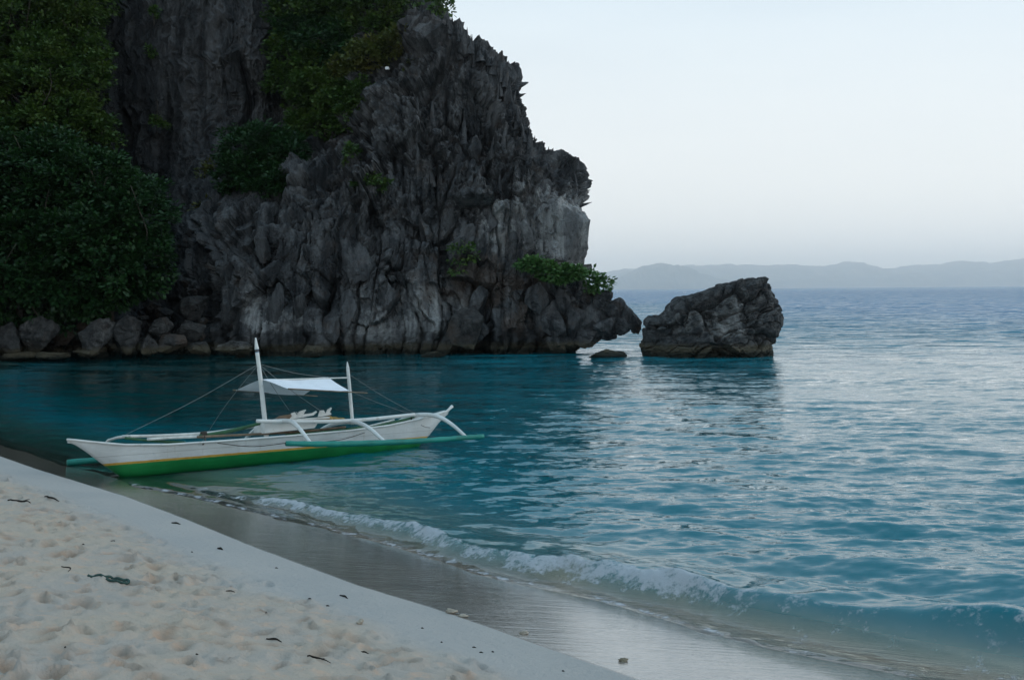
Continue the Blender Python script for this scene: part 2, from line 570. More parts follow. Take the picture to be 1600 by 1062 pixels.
ax_a = axis([(-60, -4, 6, 0.5), (-4, 3, 0.4, 0.03), (3, 8, 0.024, 0.03), (8, 19, 0.03, 0.085), (19, 30, 0.1, 0.7), (30, 75, 0.8, 4)])
ax_d = axis([(-45, -8, 5, 0.5), (-8, -5, 0.4, 0.03), (-5, 0.3, 0.026, 0.026), (0.3, 3.2, 0.04, 0.06), (3.2, 14, 0.2, 0.7), (14, 60, 1, 6)])
def build_sand():
    na, nd = len(ax_a), len(ax_d)
    A, D = np.meshgrid(ax_a, ax_d)
    sq = math.sqrt(2)
    SUM = D * sq + shore_S(A)
    X = (SUM - A * sq) / 2
    Y = (SUM + A * sq) / 2
    Z = sand_z(D)
    P = np.stack([X.ravel(), Y.ravel(), np.zeros(X.size)], 1)
    loose = smooth(-0.5, -1.1, D + 0.25 * gnoise(P * 0.8, 5).reshape(D.shape))
    lump = (0.020 * gnoise(P * 1.7, 1) + 0.014 * gnoise(P * 4.3, 2) + 0.008 * gnoise(P * 9.0, 3)).reshape(D.shape)
    rip = 0.010 * fbm(np.stack([A.ravel() * 3.5 + D.ravel() * 2.0, D.ravel() * 10.0, np.zeros(A.size)], 1), 2, 8).reshape(D.shape)
    Z = Z + loose * (lump + rip) + 0.012 * gnoise(P * 0.5, 9).reshape(D.shape) * smooth(0.5, -1, D)
    turned = np.zeros_like(Z)
    prng = np.random.default_rng(4)
    npit = 3200
    for i in range(npit):
        pa = prng.uniform(2.5, 20)
        pd = -0.80 - 4.6 * prng.random() ** 0.85
        if prng.random() < 0.25:
            pd = prng.uniform(-6.5, -3)
        L = prng.uniform(0.035, 0.10)
        W = L * prng.uniform(0.38, 0.7)
        dep = prng.uniform(0.007, 0.030)
        th = prng.normal(0.5, 0.9)
        i0, i1 = np.searchsorted(ax_a, [pa - 0.5, pa + 0.5])
        j0, j1 = np.searchsorted(ax_d, [pd - 0.5, pd + 0.5])
        if i1 - i0 < 2 or j1 - j0 < 2:
            continue
        da = A[j0:j1, i0:i1] - pa
        dd = D[j0:j1, i0:i1] - pd
        u = (da * math.cos(th) + dd * math.sin(th)) / L
        v = (-da * math.sin(th) + dd * math.cos(th)) / W
        v = v + 0.35 * u * u * prng.uniform(-1, 1)
        r2 = u * u + v * v
        pit = -np.exp(-r2 ** 1.6)
        rim = 0.55 * np.exp(-((np.sqrt(r2) - 1.45) / 0.42) ** 2) * (1 + 0.8 * np.sign(prng.random() - .5) * np.clip(u, -1, 1))
        Z[j0:j1, i0:i1] += dep * (pit + rim)
        if prng.random() < 0.6:
            turned[j0:j1, i0:i1] = np.maximum(turned[j0:j1, i0:i1], np.exp(-r2 * 0.8) * prng.uniform(0.3, 1))
    # crisp little scarps: loose sand slumps, so steepen with a ridged fine relief
    fine = fbm(P * 6.5, 3, 21, 0.5, True).reshape(D.shape)
    Z += loose * 0.011 * fine
    wet = smooth(-0.10, 0.10, D)
    wet_i = 0.5 + 0.5 * np.clip(D / 0.22, -1, 1)
    band = smooth(-1.35, -0.65, D + 0.3 * gnoise(P * 0.9, 6).reshape(D.shape))
    V = np.stack([X.ravel(), Y.ravel(), Z.ravel()], 1)
    me = make_mesh('beach', V, grid_faces(nd, na, flip=False), True,
                   {'wet': wet_i.ravel(), 'band': band.ravel(), 'turned': turned.ravel()})
    o = link('beach', me, M_sand)
    structure(o)
    return Z
SAND_Z = build_sand()
def ground(x, y):
    """built sand height at a point (bilinear in the sand grid)"""
    d, a = shore_d(np.array([x], float), np.array([y], float))
    d, a = float(d[0]), float(a[0])
    i = int(np.clip(np.searchsorted(ax_a, a) - 1, 0, len(ax_a) - 2))
    j = int(np.clip(np.searchsorted(ax_d, d) - 1, 0, len(ax_d) - 2))
    u = (a - ax_a[i]) / (ax_a[i + 1] - ax_a[i])
    v = (d - ax_d[j]) / (ax_d[j + 1] - ax_d[j])
    q = SAND_Z[j:j + 2, i:i + 2]
    return float(q[0, 0] * (1 - u) * (1 - v) + q[0, 1] * u * (1 - v) + q[1, 0] * (1 - u) * v + q[1, 1] * u * v)

# ------------------------------------------------------------------ sea
W_A = np.array([-60, 0, 2.7, 3.6, 4.46, 5.8, 6.9, 8.95, 10.7, 12.95, 15, 19.4, 60])
W_D = np.array([6.0, 3.3, 2.70, 2.48, 2.19, 1.92, 1.68, 1.76, 1.48, 1.02, 0.95, 0.95, 1.2])
W_H = np.array([0.2, 0.22, 0.21, 0.21, 0.19, 0.15, 0.12, 0.11, 0.075, 0.04, 0.03, 0.06, 0.05])
def build_sea():
    # rows: evenly spread in depression below the horizon near by, wider far out
    dep = np.linspace(1024 * EYE / 5.2, 1024 * EYE / 260.0, 600)
    rows = 1024 * EYE / dep
    rows = np.concatenate([rows, np.geomspace(262, 14000, 60)])
    ang = axis([(-84, -34, 4, 0.35), (-34, -29, 0.3, 0.09), (-29, 29, 0.076, 0.076), (29, 34, 0.09, 0.3), (34, 84, 0.35, 4)])
    ang = np.radians(ang)
    R, T = np.meshgrid(rows, ang, indexing='ij')
    X = R * np.tan(np.clip(T, -1.48, 1.48))
    X = R * np.sin(T) / np.maximum(np.cos(T), 0.45)
    Y = R * np.where(np.cos(T) < 0.45, np.cos(T) / 0.45, 1.0)
    sh = X.shape
    d, a = shore_d(X, Y)
    cell = np.gradient(rows)[:, None] * np.ones_like(X)
    # sea state: many small waves running in towards the beach
    wr = np.random.default_rng(7)
    Z = np.zeros(sh); GX = np.zeros(sh); GY = np.zeros(sh)
    lee = 0.62 + 0.38 * smooth(-9, 3, X)                  # calmer under the headland
    for i in range(72):
        lam = 0.15 * (6.0 / 0.15) ** (i / 71.0) * wr.uniform(0.9, 1.1)
        th = math.radians(-104) + wr.normal(0, 0.5 if lam < 0.55 else 0.26)
        kx, ky = math.cos(th) * 2 * math.pi / lam, math.sin(th) * 2 * math.pi / lam
        slope = 0.036 * (1.0 if lam < 0.9 else (0.9 / lam) ** 1.5)
        amp = slope * lam / (2 * math.pi)
        fade = smooth(0.5, 0.22, cell * abs(math.sin(th)) / lam)
        ph = kx * X + ky * Y + wr.uniform(0, 6.28)
        env = fade * amp
        Z += env * np.sin(ph)
        c = env * np.cos(ph) * 0.6
        GX -= c * math.cos(th)
        GY -= c * math.sin(th)
    # patchy gusts
    P2 = np.stack([X.ravel(), Y.ravel(), np.zeros(X.size)], 1)
    gust = np.zeros(sh)
    nearm = (R < 400)
    gust[nearm] = gnoise(P2[nearm.ravel()] * np.array([0.10, 0.22, 1]), 31)
    state = lee * (0.85 + 0.45 * gust) * (0.22 + 0.78 * smooth(1.4, 4.2, d))
    Z *= state; GX *= state; GY *= state
    # breaker
    wd = np.interp(a, W_A, W_D)
    wh = np.interp(a, W_A, W_H)
    nz = np.zeros(sh); nz2 = np.zeros(sh)
    ns = (d < 12) & (R < 80)
    Pn = P2[ns.ravel()]
    nz[ns] = gnoise(Pn * 0.9, 41)
    nz2[ns] = gnoise(Pn * 3.1, 42)
    crest = d - wd - 0.16 * nz - 0.05 * nz2
    prof = np.where(crest < 0, np.exp(-(crest / 0.17) ** 2), np.exp(-(crest / 0.62) ** 2))
    H = wh * (1 + 0.45 * nz + 0.2 * nz2)
    Z += H * prof
    # a second, lower swell behind it
    c2 = d - wd - 2.0 - 0.3 * nz
    Z += 0.20 * H * np.exp(-(c2 / 0.5) ** 2)
    c3 = d - wd - 4.4 - 0.5 * nz
    Z += 0.15 * wh * np.exp(-(c3 / 0.7) ** 2)
    # spent sheet in front of the breaker, thinning out on the sand
    tongue = 0.42 + 0.30 * nz + 0.10 * nz2 + 0.38 * smooth(6.5, 3.5, a)
    sz = sand_z(d)
    edge = crest + tongue
    film = sz + 0.016 * np.clip(edge / 0.12, -2.5, 1)
    Z = film + (np.maximum(Z, film) - film) * smooth(-0.42, 0.02, crest)
    sheet = smooth(-0.05, 0.2, edge)
    depth = np.clip(Z - sz, 0, 6)
    # foam
    broken = np.interp(a, [2, 3.6, 4.4, 5.2, 9.5, 11.5, 14, 60], [0.26, 0.45, 0.78, 0.9, 0.88, 0.66, 0.22, 0.1])
    broken = broken * (0.78 + 0.5 * nz)
    foam = broken * np.where(crest < 0, np.exp(-((crest + 0.03) / 0.17) ** 2), np.exp(-(crest / 0.09) ** 2)) * 0.95
    foam = np.maximum(foam, 0.22 * broken * np.exp(-((crest - 0.35) / 0.35) ** 2))
    foam = np.maximum(foam, 0.46 * smooth(16, 13, a) * np.exp(-((edge - 0.05) / 0.08) ** 2))
    foam = np.maximum(foam, (0.24 + 0.12 * nz) * smooth(0.0, 0.3, sheet) * smooth(0.3, -0.1, crest) * smooth(11, 6, a))
    foam *= (sheet > 0.01)
    Z += 0.035 * np.abs(nz2) * np.clip(foam, 0, 1)
    Pf = np.zeros(sh)
    Pf[ns] = gnoise(Pn * 9.0, 43)
    Z += 0.030 * Pf * smooth(0.35, 0.8, foam)
    silt = np.exp(-((crest + 0.10) / 0.16) ** 2) * smooth(0.02, 0.4, nz - 0.1) * smooth(4.6, 5.6, a) * smooth(11, 9.5, a)
    far = smooth(0.12, 1.2, cell)
    calm = lee * (0.35 + 0.65 * smooth(0.2, 5.0, d)) * (0.8 + 0.5 * gust)
    V = np.stack([(X + GX).ravel(), (Y + GY).ravel(), Z.ravel()], 1)
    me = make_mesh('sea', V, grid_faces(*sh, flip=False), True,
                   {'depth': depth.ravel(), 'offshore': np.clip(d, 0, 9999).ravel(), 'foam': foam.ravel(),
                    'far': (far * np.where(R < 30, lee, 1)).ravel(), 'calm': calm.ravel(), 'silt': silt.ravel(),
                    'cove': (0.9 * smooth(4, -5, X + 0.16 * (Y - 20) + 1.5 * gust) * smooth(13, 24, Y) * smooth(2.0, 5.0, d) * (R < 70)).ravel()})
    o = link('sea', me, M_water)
    structure(o)
build_sea()

# ------------------------------------------------------------------ headland cliff
CP = np.array([
    (-500, 560, 33), (-500, 300, 36), (-500, 0, 41), (-500, -150, 44),
    (-250, 560, 38.5), (-250, 300, 42), (-250, 0, 46), (-250, -150, 49),
    (0, 562, 43.5), (0, 400, 46.5), (0, 300, 48), (0, 200, 49.5), (0, 100, 50.5), (0, 0, 51.5), (0, -150, 54),
    (150, 560, 44.6), (150, 450, 46.5), (150, 300, 50.5), (150, 200, 51.8), (150, 100, 52), (150, 0, 52.6), (150, -150, 54),
    (290, 558, 45.2), (290, 470, 46.3), (290, 400, 47.6), (290, 300, 51), (290, 200, 52), (290, 100, 52), (290, 0, 52.6), (290, -150, 54),
    (340, 553, 43.8), (340, 470, 44.0), (340, 400, 44.8), (340, 340, 46.5),
    (420, 550, 42.9), (420, 470, 43.1), (420, 400, 43.8), (420, 340, 45.0), (410, 250, 50.5), (415, 100, 52.2), (410, 0, 52.8),
    (450, 200, 52), (450, 100, 53.6), (450, 0, 54.6), (450, -150, 56),
    (500, 552, 42.8), (500, 420, 43.6), (500, 320, 45), (500, 260, 47), (520, 180, 50.3), (540, 90, 52), (560, 0, 53.6), (560, -150, 55),
    (600, 552, 42.9), (600, 400, 43.8), (590, 300, 44.9), (590, 210, 46.3), (605, 130, 47.8), (625, 60, 49.6), (645, 0, 50.6), (650, -150, 53),
    (700, 552, 43.0), (700, 400, 43.9), (700, 300, 44.9), (700, 200, 46), (700, 100, 47.2), (700, 0, 48.6), (700, -150, 51),
    (820, 552, 43.2), (820, 470, 43.4), (820, 430, 44.0), (820, 400, 44.3), (820, 300, 45.0), (820, 200, 46.2), (820, 0, 48.8),
    (900, 552, 43.4), (900, 480, 43.3), (900, 440, 43.9), (900, 400, 44.6), (900, 300, 45.2), (1000, 510, 43.5), (1000, 400, 45), (1000, 200, 46.5),
], float)
def _tps(r2):
    return 0.5 * r2 * np.log(r2 + 1e-9)
_c = CP[:, :2] / 100.0
_K = _tps(((_c[:, None] - _c[None]) ** 2).sum(-1)) + 0.05 * np.eye(len(_c))
_Pm = np.concatenate([np.ones((len(_c), 1)), _c], 1)
_A = np.block([[_K, _Pm], [_Pm.T, np.zeros((3, 3))]])
_W = np.linalg.solve(_A, np.concatenate([CP[:, 2], np.zeros(3)]))
def depth_px(px, py):
    q = np.stack([px, py], -1) / 100.0
    sh = q.shape[:-1]
    q = q.reshape(-1, 2)
    out = np.empty(len(q))
    for s in range(0, len(q), 60000):
        b = q[s:s + 60000]
        out[s:s + 60000] = _tps(((b[:, None] - _c[None]) ** 2).sum(-1)) @ _W[:-3] + _W[-3] + b @ _W[-2:]
    return out.reshape(sh)
def cliff_Y(x, z):
    y = np.full(np.shape(x), 46.0)
    for _ in range(4):
        px, py = to_px(x, y, z)
        y = np.clip(depth_px(np.clip(px, -520, 1040), np.clip(py, -160, 565)), 30, 60)
    return y

XR = np.array([    # height, right-hand outline of the headland
    (-1.2, 1.6), (0.0, 2.05), (0.35, 2.35), (0.60, 3.1), (0.80, 3.9), (0.98, 4.7), (1.15, 5.1), (1.35, 5.05), (1.6, 4.75), (1.95, 4.55), (2.3, 4.1),
    (2.6, 3.7), (3.0, 3.35), (3.4, 3.05), (3.8, 2.95), (4.6, 3.2), (5.3, 3.3), (5.8, 3.25), (6.15, 3.45), (6.45, 3.0), (7.0, 2.75),
    (7.9, 2.5), (8.3, 2.15), (8.7, 1.45), (9.3, 0.95), (10.2, 0.5), (11.2, 0.05), (12.4, -0.25), (13.3, -1.1), (14.0, -1.8),
    (15.0, -2.7), (16.2, -3.6), (18, -4.8), (21, -7.0), (25, -10.0)])
def build_cliff():
    zr = np.concatenate([np.arange(-0.9, 18.4, 0.052), np.arange(18.5, 24.6, 0.3)])
    nr = len(zr)
    xr = np.interp(zr, XR[:, 0], XR[:, 1])
    uf = np.concatenate([np.linspace(0, 0.30, 60, endpoint=False), np.linspace(0.30, 1, 600)])
    nf, ncor, nb = len(uf), 46, 40
    rad = 1.1 + 0.07 * np.clip(zr, 0, 20)
    Xl = -48.0
    # u = 0..0.30 covers the part left of the frame, the rest lies in view
    xs = np.where(uf[None] < 0.30, Xl + (uf[None] / 0.30) * (-27.0 - Xl), -27.0 + (uf[None] - 0.30) / 0.70 * ((xr - rad)[:, None] + 27.0))
    zs = np.repeat(zr[:, None], nf, 1)
    ys = cliff_Y(xs, zs)
    th = np.linspace(0, math.pi / 2, ncor + 1)[1:]
    y_end = ys[:, -1:]
    xc = (xr - rad)[:, None] + rad[:, None] * np.sin(th)[None]
    yc = y_end + rad[:, None] * 1.15 * (1 - np.cos(th))[None]
    tb = np.linspace(0, 1, nb + 1)[1:] ** 1.5
    xb = xr[:, None] - 0.6 * tb[None] - 7.0 * tb[None] ** 2
    yb = yc[:, -1:] + tb[None] * 17.0
    # the low nose is short from front to back
    nose = smooth(3.6, 2.4, zr)[:, None]
    xb = xb - nose * np.clip((xr - 1.6)[:, None], 0, 9) * smooth(0.02, 0.14, tb)[None]
    X = np.concatenate([xs, xc, xb], 1)
    Y = np.concatenate([ys, yc, yb], 1)
    Z = np.repeat(zr[:, None], X.shape[1], 1)
    G = np.stack([X, Y, Z], -1)
    # soften before taking normals
    du = np.gradient(G, axis=1)
    dv = np.gradient(G, axis=0)
    Nn = np.cross(du, dv)
    Nn /= np.linalg.norm(Nn, axis=-1, keepdims=True) + 1e-9
    if Nn[nr // 2, nf // 2, 1] > 0:
        Nn = -Nn
    P = G.reshape(-1, 3)
    px, py = to_px(P[:, 0], P[:, 1], P[:, 2])
    z = P[:, 2]
    # the left-hand wall is a smooth sheet with hanging flutes; the buttress is broken and spiky
    wall = smooth(455, 400, px) * smooth(345, 300, py + 0.0 * px) * smooth(140, 170, px)
    left = smooth(150, 60, px)
    rough = 1 - 0.8 * wall
    spiky = smooth(470, 600, px + (300 - py) * 0.0) * smooth(430, 250, py)
    warp = np.stack([gnoise(P * 0.45, 51), gnoise(P * 0.45, 52), gnoise(P * 0.45, 53)], 1)
    Pw = P + 0.8 * warp + 0.22 * np.stack([gnoise(P * 1.9, 54), gnoise(P * 1.9, 55), gnoise(P * 1.9, 56)], 1)
    # big joints
    f1, f2, r, t = worley(Pw * np.array([0.50, 0.50, 0.30]) + 3.3, 61)
    crk = smooth(0.0, 0.5, gnoise(P * 0.5, 57) + 0.1)
    big = (r - 0.5) * 1.5 + t * 1.9 - 0.8 * crk * np.exp(-((f2 - f1) / 0.045) ** 2)
    # blocks
    g1, g2, rr, tt = worley(Pw * np.array([1.15, 1.15, 0.62]) + 9.1, 62)
    crk2 = smooth(0.05, 0.5, gnoise(P * 0.9, 58) + 0.1)
    blk = (rr - 0.5) * 0.62 + tt * 1.15 - 0.35 * crk2 * np.exp(-((g2 - g1) / 0.05) ** 2)
    # chips, upright flakes
    k1, k2, rk, tk = worley((P + 0.18 * warp) * np.array([3.0, 3.0, 1.35]), 63)
    chip = (rk - 0.5) * 0.30 + tk * 0.60 - 0.10 * np.exp(-((k2 - k1) / 0.06) ** 2)
    # upright joint planes: tall narrow columns and open vertical cracks
    v1, v2, rv, tv = worley((P + 0.30 * warp) * np.array([0.62, 0.62, 0.075]) + 5.7, 64)
    crk3 = smooth(-0.15, 0.35, gnoise(P * np.array([0.7, 0.7, 0.25]), 59))
    colm = (rv - 0.5) * 0.95 + tv * 0.7 - 0.55 * crk3 * np.exp(-((v2 - v1) / 0.035) ** 2)
    # karst flutes
    fl = fbm(np.stack([Pw[:, 0] * 1.25, Pw[:, 1] * 1.25, P[:, 2] * 0.20], 1), 4, 71, 0.55, True)
    fl2 = fbm(np.stack([P[:, 0] * 4.0, P[:, 1] * 4.0, P[:, 2] * 0.65], 1), 3, 75, 0.6, True)
    fine = fbm(P * 5.0, 3, 81, 0.6)
    base = smooth(3.6, 1.2, z) * smooth(330, 350, px) * smooth(830, 760, px)       # smoother sea-washed faces low down
    nosem = smooth(3.2, 2.4, z) * smooth(880, 940, px)
    disp = 0.45 * gnoise(P * 0.22, 95) * rough + (1 - 0.55 * nosem) * (rough * (1 - 0.35 * base) * (0.62 * big + 0.75 * colm + 0.46 * blk * (1 - 0.45 * base) + (0.38 + 0.30 * spiky) * chip * (1 - 0.6 * base))
            + (0.05 + 0.11 * spiky + 0.24 * wall) * fl + (0.04 + 0.10 * spiky) * fl2 + 0.035 * fine * (1 - 0.6 * wall))
    disp = np.where(nosem > 0, np.clip(disp, -0.3 - (1 - nosem), 0.22 + 2 * (1 - nosem)), disp)
    # notch cut by the sea
    disp -= 0.35 * np.exp(-((z - 0.12) / 0.28) ** 2) * smooth(330, 350, px) * (1 - smooth(850, 900, px))
    # two deep open joints
    for jx, w, dp, z0, z1 in ((518, 5, 0.9, -1, 3.6), (757, 4, 0.6, -1, 2.5), (648, 3, 0.4, -1, 2.6), (330, 9, 0.9, -1, 3.5), (195, 4, 0.7, 7.5, 12.5), (381, 4, 0.8, 8.5, 15)):
        jj = jx + 7 * np.sin(z * 1.3 + jx) + 9 * gnoise(P * 0.6, 91)
        disp -= dp * np.exp(-((px - jj) / w) ** 2) * smooth(z1, z1 - 0.9, z) * smooth(z0, z0 + .6, z)
    # pale, rain-washed faces and brown broken rock (colour of the stone itself)
    def blob(cx, cy, sx, sy):
        return np.exp(-((px - cx) / sx) ** 2 - ((py - cy) / sy) ** 2)
    pale = (1.0 * blob(885, 362, 42, 50) + 0.8 * blob(800, 360, 45, 45) + 0.6 * blob(405, 480, 50, 40) + 0.55 * blob(580, 520, 130, 28)
            + 0.4 * blob(700, 500, 60, 60) + 0.35 * blob(830, 290, 70, 50) + 0.25 * blob(275, 160, 10, 40) + 0.25 * blob(680, 470, 260, 60))
    pale = pale - 0.30 * wall - 0.5 * smooth(330, 250, px) * smooth(300, 420, py)
    brown = 0.45 * blob(930, 500, 90, 50) + 0.8 * blob(760, 440, 90, 50) + 0.3 * blob(840, 510, 70, 40) - 0.5 * wall
    stain_shade = 0.5 * wall + 0.45 * smooth(320, 180, px)  # shade of the left recess put into the rock colour, with dark staining
    Q = P + Nn.reshape(-1, 3) * disp[:, None]
    me = make_mesh('cliff', Q, grid_faces(nr, X.shape[1]), False, {'pale': pale, 'brown': brown, 'stain_shade': stain_shade})
    o = link('cliff', me, M_cliff)
    structure(o, 'dark grey jagged limestone headland rising from the cove', 'cliff')
    return o
cliff = build_cliff()

def cliff_point(px, py):
    """point of the undisplaced cliff face seen at (px, py)"""
    y = float(depth_px(np.array([float(px)]), np.array([float(py)]))[0])
    return at(px, py, y)

# ------------------------------------------------------------------ rock pieces
def ico(sub):
    bm = bmesh.new()
    bmesh.ops.create_icosphere(bm, subdivisions=sub, radius=1.0)
    v = np.array([x.co[:] for x in bm.verts])
    f = np.array([[q.index for q in x.verts] for x in bm.faces])
    bm.free()
    return v, f
ICO4, ICO4F = ico(5)
ICO3, ICO3F = ico(4)

def rock_verts(seed, nplanes=16, noise=0.06, base=(ICO3, ICO3F), flat=0.0):
    """an angular stone: a sphere cut by random planes and weathered"""
    r = np.random.default_rng(seed)
    v, f = base
    rad = np.full(len(v), 1.25)
    for i in range(nplanes):
        n = r.normal(size=3)
        n /= np.linalg.norm(n)
        dist = r.uniform(0.55, 0.82)
        c = v @ n
        rad = np.where(c > 0.05, np.minimum(rad, dist / np.maximum(c, 0.05)), rad)
    q = v * rad[:, None]
    dsp = noise * fbm(q * 1.6 + seed, 3, seed) + noise * 0.35 * fbm(q * 6 + seed, 3, seed + 5)
    f1, f2, rc, tl = worley(q * 1.7 + seed * 1.3, seed + 9)
    dsp += noise * 1.4 * ((rc - .5) + tl) - noise * 1.3 * np.exp(-((f2 - f1) / 0.06) ** 2)
    return q + v * dsp[:, None], f

def stone_object(name, center, size, seed, material, parent=None, rot=0.0, tilt=0.0, noise=0.06, nplanes=16, pale=0.0, brown=0.0, base=None):
    """center = middle of the stone in world space; size = full width, depth, height"""
    v, f = rock_verts(seed, nplanes, noise, base or (ICO3, ICO3F))
    lo, hi = v.min(0), v.max(0)
    v = (v - (lo + hi) / 2) / (hi - lo)
    ct, st = math.cos(tilt), math.sin(tilt)
    v = v * np.array(size)
    v = np.stack([v[:, 0] * ct - v[:, 2] * st, v[:, 1], v[:, 0] * st + v[:, 2] * ct], 1)
    cr, sr = math.cos(rot), math.sin(rot)
    v = np.stack([v[:, 0] * cr - v[:, 1] * sr, v[:, 0] * sr + v[:, 1] * cr, v[:, 2]], 1)
    v[:, 2] -= v[:, 2].min()
    n = len(v)
    me = make_mesh(name, v, f, False, {'pale': np.full(n, pale), 'brown': np.full(n, brown)})
    return link(name, me, material, parent, (center[0], center[1], center[2] - size[2] / 2))

def px_stone(name, cx, cy, w, h, Y, seed, label, cat='boulder', group=None, material=None, depth=None, **kw):
    """a stone seen at (cx, cy), w x h photograph pixels, Y metres off"""
    c = at(cx, cy, Y)
    W, H = w / FPX * Y, h / FPX * Y
    o = stone_object(name, c, (W, depth or max(0.6 * W, 0.8 * H), H), seed, material or M_boulder, **kw)
    return tag(o, label, cat, group)

# ---- boulders of the shore under the trees and in the water
px_stone('boulder', 62, 524, 64, 62, 41.2, 101, 'big blocky grey boulder second from the left edge of the shore', pale=0.3)
px_stone('boulder', 12, 528, 52, 52, 41.0, 102, 'grey boulder cut off by the left edge of the picture', pale=0.1)
px_stone('boulder', 152, 534, 64, 50, 41.0, 103, 'smooth tilted slab boulder rising to the right near the waterline', pale=0.35, tilt=0.5)
px_stone('boulder', 200, 528, 56, 56, 41.6, 104, 'steep grey boulder just right of the tilted slab', pale=0.15, tilt=0.6)
px_stone('boulder', 250, 512, 42, 34, 42.4, 105, 'rounded pale boulder resting higher on the rubble', pale=0.25)
px_stone('boulder', 140, 515, 42, 26, 42.6, 106, 'small brown boulder behind the tilted slab', brown=0.9)
px_stone('boulder', 100, 527, 34, 26, 42.2, 107, 'brown boulder squeezed between two larger grey boulders', brown=0.9)
px_stone('boulder', 133, 553, 40, 14, 40.8, 108, 'low pale rock at the waterline below the tilted slab', cat='rock', pale=0.5)
px_stone('boulder', 366, 546, 60, 28, 41.9, 109, 'pale pointed rock standing in the water behind the boat mast', cat='rock', pale=0.6, noise=0.1)
px_stone('boulder', 488, 551, 36, 24, 42.0, 110, 'small pale pointed rock at the foot of the cliff, between the masts', cat='rock', pale=0.5, noise=0.1)
px_stone('boulder', 677, 555, 38, 13, 41.8, 111, 'flat brown rock awash at the foot of the cliff', cat='rock', brown=0.6)
px_stone('boulder', 950, 555, 62, 20, 40.9, 112, 'flat brown rock in the channel between headland and islet', cat='rock', brown=1.0)
px_stone('boulder', 725, 513, 62, 66, 42.5, 113, 'large pale egg shaped boulder leaning on the cliff foot', pale=0.12, nplanes=24, noise=0.045)
px_stone('boulder', 300, 517, 46, 34, 42.9, 114, 'flat dark boulder in the rubble beside the cliff corner')
px_stone('boulder', 270, 537, 46, 30, 42.0, 115, 'dark brownish boulder near the waterline left of the cliff corner', brown=0.6)
px_stone('boulder', 232, 540, 30, 34, 41.6, 116, 'upright dark boulder beside the steep grey boulder')
px_stone('boulder', 310, 545, 40, 24, 42.3, 117, 'low dark boulder at the waterline next to the cliff corner')
px_stone('boulder', 30, 556, 70, 14, 40.9, 118, 'flat sandy slab at the waterline below the leftmost boulders', cat='rock', brown=0.5, pale=0.2)
px_stone('boulder', 84, 556, 56, 14, 40.9, 119, 'flat grey slab awash right of the sandy slab', cat='rock', pale=0.1)
px_stone('boulder', 303, 482, 44, 40, 44.0, 120, 'dark block lodged at the top of the rubble', )
px_stone('boulder', 605, 107, 7, 5, 46.9, 121, 'tiny white stone on the ledge beside the ravine trees', cat='stone', material=plain('white_stone', (0.7, 0.7, 0.7), 0.8))
trng = np.random.default_rng(77)
proto_small = []
for k in range(5):
    v, f = rock_verts(300 + k, 15, 0.06, ico(3))
    v *= 0.5
    v[:, 2] -= v[:, 2].min()
    me = make_mesh('rubble_stone', v, f, False, {'pale': np.full(len(v), -0.05), 'brown': np.full(len(v), 0.25)})
    me.materials.append(M_boulder)
    proto_small.append(me)
for k in range(48):                                       # rubble slope between the trees and the cliff corner
    u = trng.random()
    px = 20 + 310 * trng.random() ** 0.7
    lo = np.interp(px, [0, 200, 260, 330], [520, 500, 430, 400])
    py = lo + (556 - lo) * trng.random()
    Yc = float(depth_px(np.array([px]), np.array([py]))[0]) - 1.5 * (py - lo) / (557 - lo) - 0.3
    s = trng.uniform(0.35, 0.85)
    c = at(px, py, Yc)
    o = link('rubble_stone', proto_small[k % 5], None, None, (c[0], c[1], c[2] - 0.45 * s), (0, trng.uniform(-.5, .5), trng.uniform(0, 6.28)),
             (s * trng.uniform(.9, 1.5), s, s * trng.uniform(.6, 1.0)))
    tag(o, 'small dark angular stone in the rubble left of the cliff corner', 'stone', 'rubble stones under the cliff')

# ---- spikes and loose blocks of the headland (parts of the cliff)
def pinnacle_mesh(seed):
    r = np.random.default_rng(seed)
    ns, nr_ = 9, 9
    V = []
    lean = r.normal(0, 0.12, 2)
    for i in range(nr_):
        t = i / (nr_ - 1)
        w = 0.5 * (1 - t) ** 0.9 * (1 + 0.25 * math.sin(5 * t + seed)) + 0.015
        for j in range(ns):
            a = 2 * math.pi * j / ns
            rr = w * (1 + 0.35 * math.sin(2 * a + seed) * 0.6 + r.normal(0, 0.13))
            V.append((rr * math.cos(a) + lean[0] * t * t * 1.5, 0.7 * rr * math.sin(a) + lean[1] * t * t, 1.4 * t + r.normal(0, 0.015) - 0.7))
    i = np.arange(nr_ * ns).reshape(nr_, ns)
    F_ = np.stack([i[:-1].ravel(), np.roll(i[:-1], -1, 1).ravel(), np.roll(i[1:], -1, 1).ravel(), i[1:].ravel()], 1)
    top = i[-1][::1]
    tri = np.array([[top[0], top[k], top[k + 1]] for k in range(1, ns - 1)])
    me = make_mesh('pinnacle', np.array(V), [F_, tri], False, {'pale': np.full(len(V), 0.0), 'brown': np.zeros(len(V))})
    me.materials.append(M_cliff)
    return me
PIN = [pinnacle_mesh(500 + k) for k in range(7)]
def pinnacle(px, py, h, w, k, Y=None, tilt=0.0):
    c = cliff_point(px, py) if Y is None else at(px, py, Y)
    c = c + np.array([0, 0.30 * w / FPX * c[1], 0])
    o = link('pinnacle', PIN[k % 7], None, cliff, c, (trng.normal(0, .1), tilt + trng.normal(0, .08), trng.uniform(0, 6.28) if abs(tilt) < .3 else 0.0),
             (w / FPX * c[1], w / FPX * c[1], h / FPX * c[1]))
    return o
